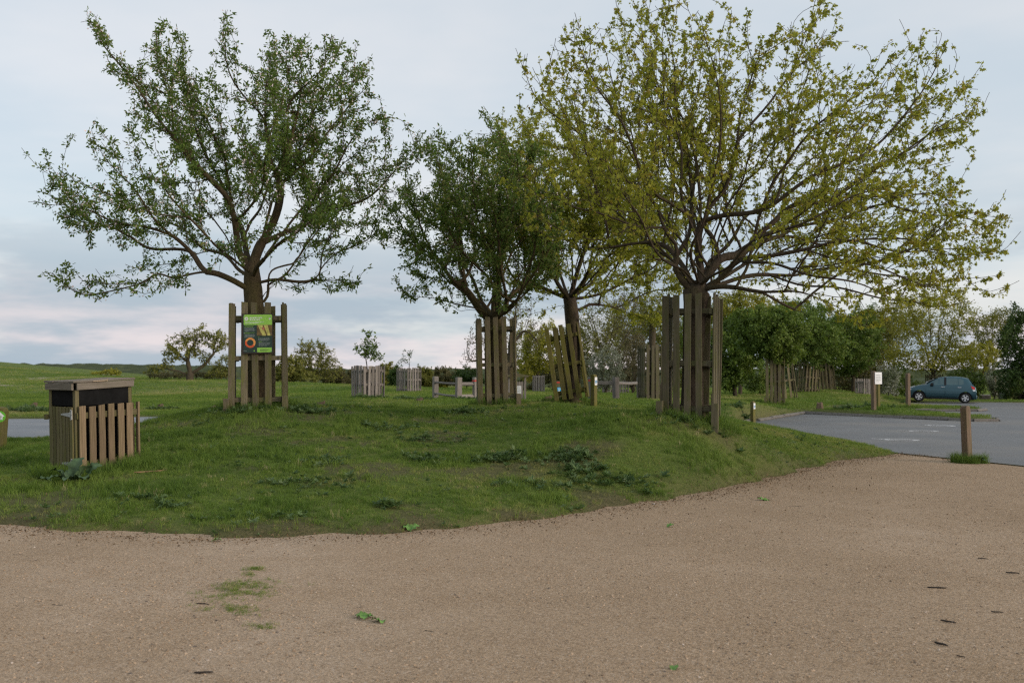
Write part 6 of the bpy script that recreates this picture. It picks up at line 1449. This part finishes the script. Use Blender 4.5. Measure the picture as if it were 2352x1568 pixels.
for px, py, D, rx, ry, n, s in ((2055, 936, 42.5, 1.1, .8, 260, 2.0), (1735, 938, 34, 1.0, .5, 120, 1.5), (80, 935, 41, 1.0, .6, 160, 1.8), (375, 932, 44, .7, .4, 60, 1.5), (505, 932, 41, .5, .3, 40, 1.4), (1075, 925, 36.5, 1.0, .6, 90, 1.4), (1945, 934, 41, .5, .4, 70, 1.5), (840, 918, 35, .6, .4, 60, 1.2), (1290, 920, 31, .8, .5, 60, 1.2), (2095, 925, 50, .4, .3, 60, 1.8), (760, 922, 31, .7, .4, 40, 1.2), (940, 920, 34, .8, .4, 40, 1.2)):
    a = rng.normal(0, .5, (n, 2)) * np.array([rx, ry]); p = pt(px, py, D); pts_.append(a + np.array([p.x, p.y])); hs.append(np.full(n, s))
a = np.stack([rng.uniform(-9, 7, 2600), rng.uniform(9.6, 26, 2600)], 1); a = a[fbm(a[:, 0] * .8, a[:, 1] * .8, 15, 3) > .53]; pts_.append(a); hs.append(np.full(len(a), .5))
q = np.concatenate(pts_); hs = np.concatenate(hs); Z, S = ground_full(q[:, 0], q[:, 1]); k = S > .05; q, Z, hs = q[k], Z[k], hs[k]; n = len(q); sc_ = hs * rng.uniform(.5, 1.1, n)
scatter('low_weeds', np.stack([q[:, 0], q[:, 1], Z + .01], 1), np.stack([rng.normal(0, .2, n), rng.normal(0, .2, n), rng.uniform(0, 6.28, n)], 1), np.stack([sc_, sc_, sc_ * 1.1], 1), rng.integers(0, 4, n), rng.uniform(0, 1, n), WEEDS)
# grass that has crept into the gravel
pts_ = []
for px, py, rx, ry, n in ((548, 1358, .17, .17, 260), (560, 1345, .10, .12, 90), (528, 1400, .13, .09, 120), (605, 1438, .10, .05, 40), (585, 1310, .09, .05, 60), (575, 1322, .04, .05, 20)):
    c = hit(px, py); a = rng.normal(0, 1, (n, 2)) * np.array([rx, ry]) * .8; pts_.append(a + np.array([c.x, c.y]))
q = np.concatenate(pts_); k = fbm(q[:, 0] * 9, q[:, 1] * 9, 44, 3) > .38; q = q[k]; n = len(q); zz = np.array([gravel_z(x, y) for x, y in q]); sc_ = rng.uniform(.35, .7, n)
scatter('grass_in_gravel', np.stack([q[:, 0], q[:, 1], zz], 1), np.stack([rng.normal(0, .3, n), rng.normal(0, .3, n), rng.uniform(0, 6.28, n)], 1), np.stack([sc_ * .9, sc_ * .9, sc_ * .55], 1), rng.integers(0, 8, n), np.clip(rng.normal(.58, .22, n), 0, 1), TUFTS)
# litter along the lawn edge, stones on the gravel
fl = []
for i in range(4):
    b = MB(); r = random.Random(i); b.add([(0, 0, 0), (.012, .006 * r.uniform(.6, 1.4), .004), (.026, 0, .002), (.012, -.006, .006 * r.random())], [(0, 1, 2), (0, 2, 3)]); fl.append(b.mesh('flake', LITTER_B))
FLAKE = proto_set('litter_flakes', fl)
Y = rng.uniform(9.3, 21, 120000); X = rng.uniform(-7.5, 8.2, 120000); s = sdist(X, Y, GRAVEL); k = (np.abs(s + .05) < rng.exponential(.20, len(s))); X, Y = X[k][:14000], Y[k][:14000]
Xs, Ys = rng.uniform(-6, 6, 700), rng.uniform(10, 20, 700); X, Y = np.concatenate([X, Xs]), np.concatenate([Y, Ys])
z, s = ground_full(X, Y); z = np.maximum(z, .0) + .012; n = len(X); sc_ = rng.uniform(.5, 1.5, n)
scatter('leaf_litter', np.stack([X, Y, z], 1), np.stack([rng.normal(0, .5, n), rng.normal(0, .5, n), rng.uniform(0, 6.28, n)], 1), np.stack([sc_] * 3, 1), rng.integers(0, 4, n), rng.uniform(0, 1, n), FLAKE)
stn = []
for i in range(5):
    bm_v = []; r = random.Random(20 + i); b = MB(); n_ = 6
    for zz_, rr in ((-.3, .7), (.15, 1.0), (.6, .6)): b.v += [(rr * (1 + r.uniform(-.2, .2)) * math.cos(t * 1.047), rr * .8 * (1 + r.uniform(-.2, .2)) * math.sin(t * 1.047), zz_ * .8) for t in range(n_)]
    for j in range(2): b.f += [(j * n_ + t, j * n_ + (t + 1) % n_, (j + 1) * n_ + (t + 1) % n_, (j + 1) * n_ + t) for t in range(n_)]
    b.f.append(tuple(range(2 * n_, 3 * n_))); stn.append(b.mesh('stone', STONE_M))
STONES = proto_set('gravel_stones', stn)
Y = np.exp(rng.uniform(math.log(4.3), math.log(17), 60000)); X = rng.uniform(-1, 1, 60000) * (.56 * Y + 1); s = sdist(X, Y, GRAVEL); t = sdist(X, Y, TARMAC)
k = (s < .1) & (t > .3) & (fbm(X * 1.1, Y * 1.1, 66, 4) + (X > 0) * .05 + rng.uniform(-.2, .2, len(X)) > .47); X, Y = X[k], Y[k]; n = len(X)
zz = np.array([gravel_z(x, y) for x, y in zip(X[:1], Y[:1])]); b_ = sdist(X, Y, TARMAC); zz = (fbm(X * .5, Y * .5, 81, 3) - .5) * .035 * np.clip(b_ / 2, 0, 1)
sc_ = .0035 * np.exp(rng.exponential(.42, n)); sc_ = np.minimum(sc_, .011)
scatter('loose_stones', np.stack([X, Y, zz], 1), np.stack([rng.normal(0, .3, n), rng.normal(0, .3, n), rng.uniform(0, 6.28, n)], 1), np.stack([sc_] * 3, 1), rng.integers(0, 5, n), rng.beta(1.6, 1.6, n), STONES)

# ------------------------------------------------------------------ fallen sticks, leaves, litter
STICK = plain('dark_stick_bark', (.035, .030, .026), .9, .15, var=.4, scale=40)
STICK2 = plain('pale_stick_wood', (.26, .16, .09), .85, .15, var=.3, scale=40)
def stick(px, py, ln_px, ang, r, label, mat=STICK, fork=False, thick=1):
    c = hit(px, py); L2 = ln_px / FPX * c.y; r *= .75; b = MB(); pth = []; z0 = c.z + r * .8
    for i in range(6):
        t = i / 5 - .5; pth.append((t * L2, .04 * L2 * math.sin(t * 5 + px), r * .2 * math.sin(t * 9)))
    b.tube(pth, [r * k for k in (.75, 1, 1, .95, .85, .6)], 6)
    if fork: b.tube([(.05 * L2, .0, 0), (.25 * L2, -.16 * L2, r), (.5 * L2, -.20 * L2, r * 2)], [r * .6, r * .5, r * .3], 5); b.tube([(-.1 * L2, 0, 0), (.1 * L2, -.25 * L2, r)], [r * .5, r * .3], 5)
    obj('fallen_stick', b.mesh('fallen_stick', mat, True), None, (c.x, c.y, z0), (0, 0, R(ang)), label=label, cat='stick', group='sticks lying about')
stick(341, 1086, 62, 24, .016, 'bare pale branch with side twigs on the grass right of the litter bin', STICK2, True)
stick(2162, 1480, 34, -62, .009, 'thickest dark stick on the gravel, lower right near the bottom of the picture')
stick(2178, 1428, 34, -40, .008, 'dark stick on the gravel just above the thickest one')
stick(2207, 1509, 20, -50, .005, 'short dark twig on the gravel below and right of the thickest stick')
stick(1829, 1165, 38, 6, .008, 'dark stick on the gravel below the right end of the lawn')
stick(1587, 1181, 28, -8, .006, 'thin twig on the gravel close to the lawn edge, below the dark guard')
stick(2152, 1350, 40, -6, .008, 'straight dark stick on the gravel right of the middle, below the wooden bollard')
stick(2326, 1317, 28, -22, .008, 'dark stick on the gravel at the right edge of the picture')
stick(2258, 1284, 22, -25, .006, 'small dark stick on the gravel left of the one at the right edge')
stick(2273, 1163, 24, -30, .006, 'thin twig on the gravel below and right of the wooden bollard')
stick(2290, 1406, 26, -12, .006, 'thin twig on the gravel near the right edge, upper right of the two big sticks')
stick(132, 1392, 26, -8, .007, 'brown stick on the gravel at the far left')
stick(42, 1275, 24, 4, .006, 'brown twig at the left edge just below the lawn')
stick(640, 1315, 60, 2, .004, 'long thin straw on the gravel above the grass patch')
stick(468, 1546, 42, 14, .008, 'brown stick at the bottom edge, left of the middle')
stick(987, 1452, 28, -40, .006, 'short twig on the gravel right of the two green leaves')
stick(466, 1387, 34, -20, .005, 'thin twig at the left end of the grass patch in the gravel')
stick(1310, 923, 52, 2, .018, 'pale broken slat lying at the foot of the leaning guard', STICK2)
GLEAF = plain('fallen_green_leaf', (.12, .23, .05), .6, .3, var=.3, scale=30)
DOCK = plain('dock_leaf', (.055, .095, .040), .6, .3, var=.35, scale=18)
def big_leaf(name, mat, ln, w, curl, ruffle, seed):
    r = random.Random(seed); V, F = [], []; nu, nv = 9, 7
    for i in range(nu):
        u = i / (nu - 1); hw = w * (math.sin(math.pi * min(1, u * .93 + .07)) ** .65) * (1.25 - .55 * u)
        for j in range(nv):
            v = j / (nv - 1) * 2 - 1; e = abs(v) ** 2
            x = ln * u - (.12 * ln * e if u < .2 else 0); z = curl * ln * (math.sin(u * 2.2) * .6 - u * u * .55) + e * hw * .25 + ruffle * e * math.sin(u * 17 + v * 3 + seed) * hw
            V.append((x, v * hw * (1 + .08 * r.uniform(-1, 1)), z))
    for i in range(nu - 1):
        for j in range(nv - 1): F.append((i * nv + j, i * nv + j + 1, (i + 1) * nv + j + 1, (i + 1) * nv + j))
    b = MB(); b.add(V, F); b.tube([(-.25 * ln, 0, -.05 * ln), (0, 0, 0), (ln * .5, 0, curl * ln * .35 - .004)], [ln * .018, ln * .016, ln * .008], 5)
    return b.mesh(name, mat, True)
def fallen(px, py, size, ang, label, n=1, mat=GLEAF):
    c = hit(px, py); root = thing('fallen_leaf', label, 'leaf', (c.x, c.y, c.z + .004), (0, 0, R(ang)), 'green leaves lying on the gravel and lawn edge')
    for i in range(n): obj('blade', big_leaf('blade', mat, size, size * .42, .35, .35, px + i * 7), root, (0, 0, .004 * i), (R(random.uniform(-25, 25)), R(random.uniform(-25, 5)), R(130 * i)))
fallen(836, 1419, .075, 20, 'larger of two crumpled green leaves on the gravel right of the grass patch', 3)
fallen(872, 1428, .065, 160, 'smaller of two crumpled green leaves, just right of the larger one', 2)
fallen(1548, 1541, .055, 80, 'single green leaf at the bottom edge of the picture', 1)
fallen(1534, 1211, .075, 10, 'flat green leaf on the gravel below the dark guard', 1)
fallen(942, 1224, .11, 15, 'pale green leaf lying right on the lawn edge, middle of the picture', 2)
fallen(489, 1243, .09, 5, 'green leaf on the gravel just below the left lawn edge', 1)
fallen(1755, 1150, .09, 30, 'green leaf in the grass near the right end of the lawn edge', 2)
def scrap(px, py, ln, ang, label):
    c = hit(px, py); b = MB(); V = []
    for i in range(6):
        t = i / 5; V += [(ln * (t - .5), -.012, .006 + .012 * math.sin(t * 7)), (ln * (t - .5), .012 + .006 * math.sin(t * 9), .006 + .012 * math.sin(t * 7 + .8))]
    b.add(V, [(2 * i, 2 * i + 2, 2 * i + 3, 2 * i + 1) for i in range(5)])
    obj('paper_scrap', b.mesh('paper_scrap', WHITE_P), None, tuple(c), (0, 0, R(ang)), label=label, cat='litter', group='white paper scraps by the lawn edge')
scrap(1508, 1160, .13, -35, 'longer white paper scrap at the lawn edge below the dark guard')
scrap(1387, 1172, .075, 20, 'smaller white paper scrap at the lawn edge, left of the longer one')

# dock plant at the corner of the bin, small one at the bollard
def dock(px, py, specs, label, D=None):
    c = hit(px, py); root = thing('dock_plant', label, 'plant', tuple(c), group='broad leaved dock plants')
    for i, (dx, dy, dz, ln, az, el_, rl) in enumerate(specs):
        obj('leaf', big_leaf('leaf', DOCK, ln, ln * .40, .5, .22, px + i * 3), root, (dx, dy, dz), (R(rl), R(-el_), R(az)))
dock(165, 1112, [(.06, .05, .05, .24, 25, 45, -25), (.0, .06, .10, .26, 60, 58, 10), (.10, .0, .03, .22, -50, 12, 0), (.02, -.02, .03, .21, -95, 10, 10), (.14, .03, .03, .18, -75, 15, -10), (-.08, .0, .03, .22, -140, 12, 0), (-.12, .05, .06, .22, 170, 28, 15), (.0, .05, .06, .20, 130, 30, -20), (-.26, -.02, .02, .20, -165, 6, 0), (.16, .10, .12, .20, 10, 30, 35)], 'broad leaved dock plant growing at the near corner of the litter bin')
dock(2238, 1064, [(.0, 0, .02, .20, -30, 25, 0), (.05, 0, .02, .18, -60, 15, 10), (-.03, .02, .03, .16, 20, 30, 0), (.08, .02, .02, .16, 5, 10, -10)], 'small dock plant at the foot of the wooden bollard')
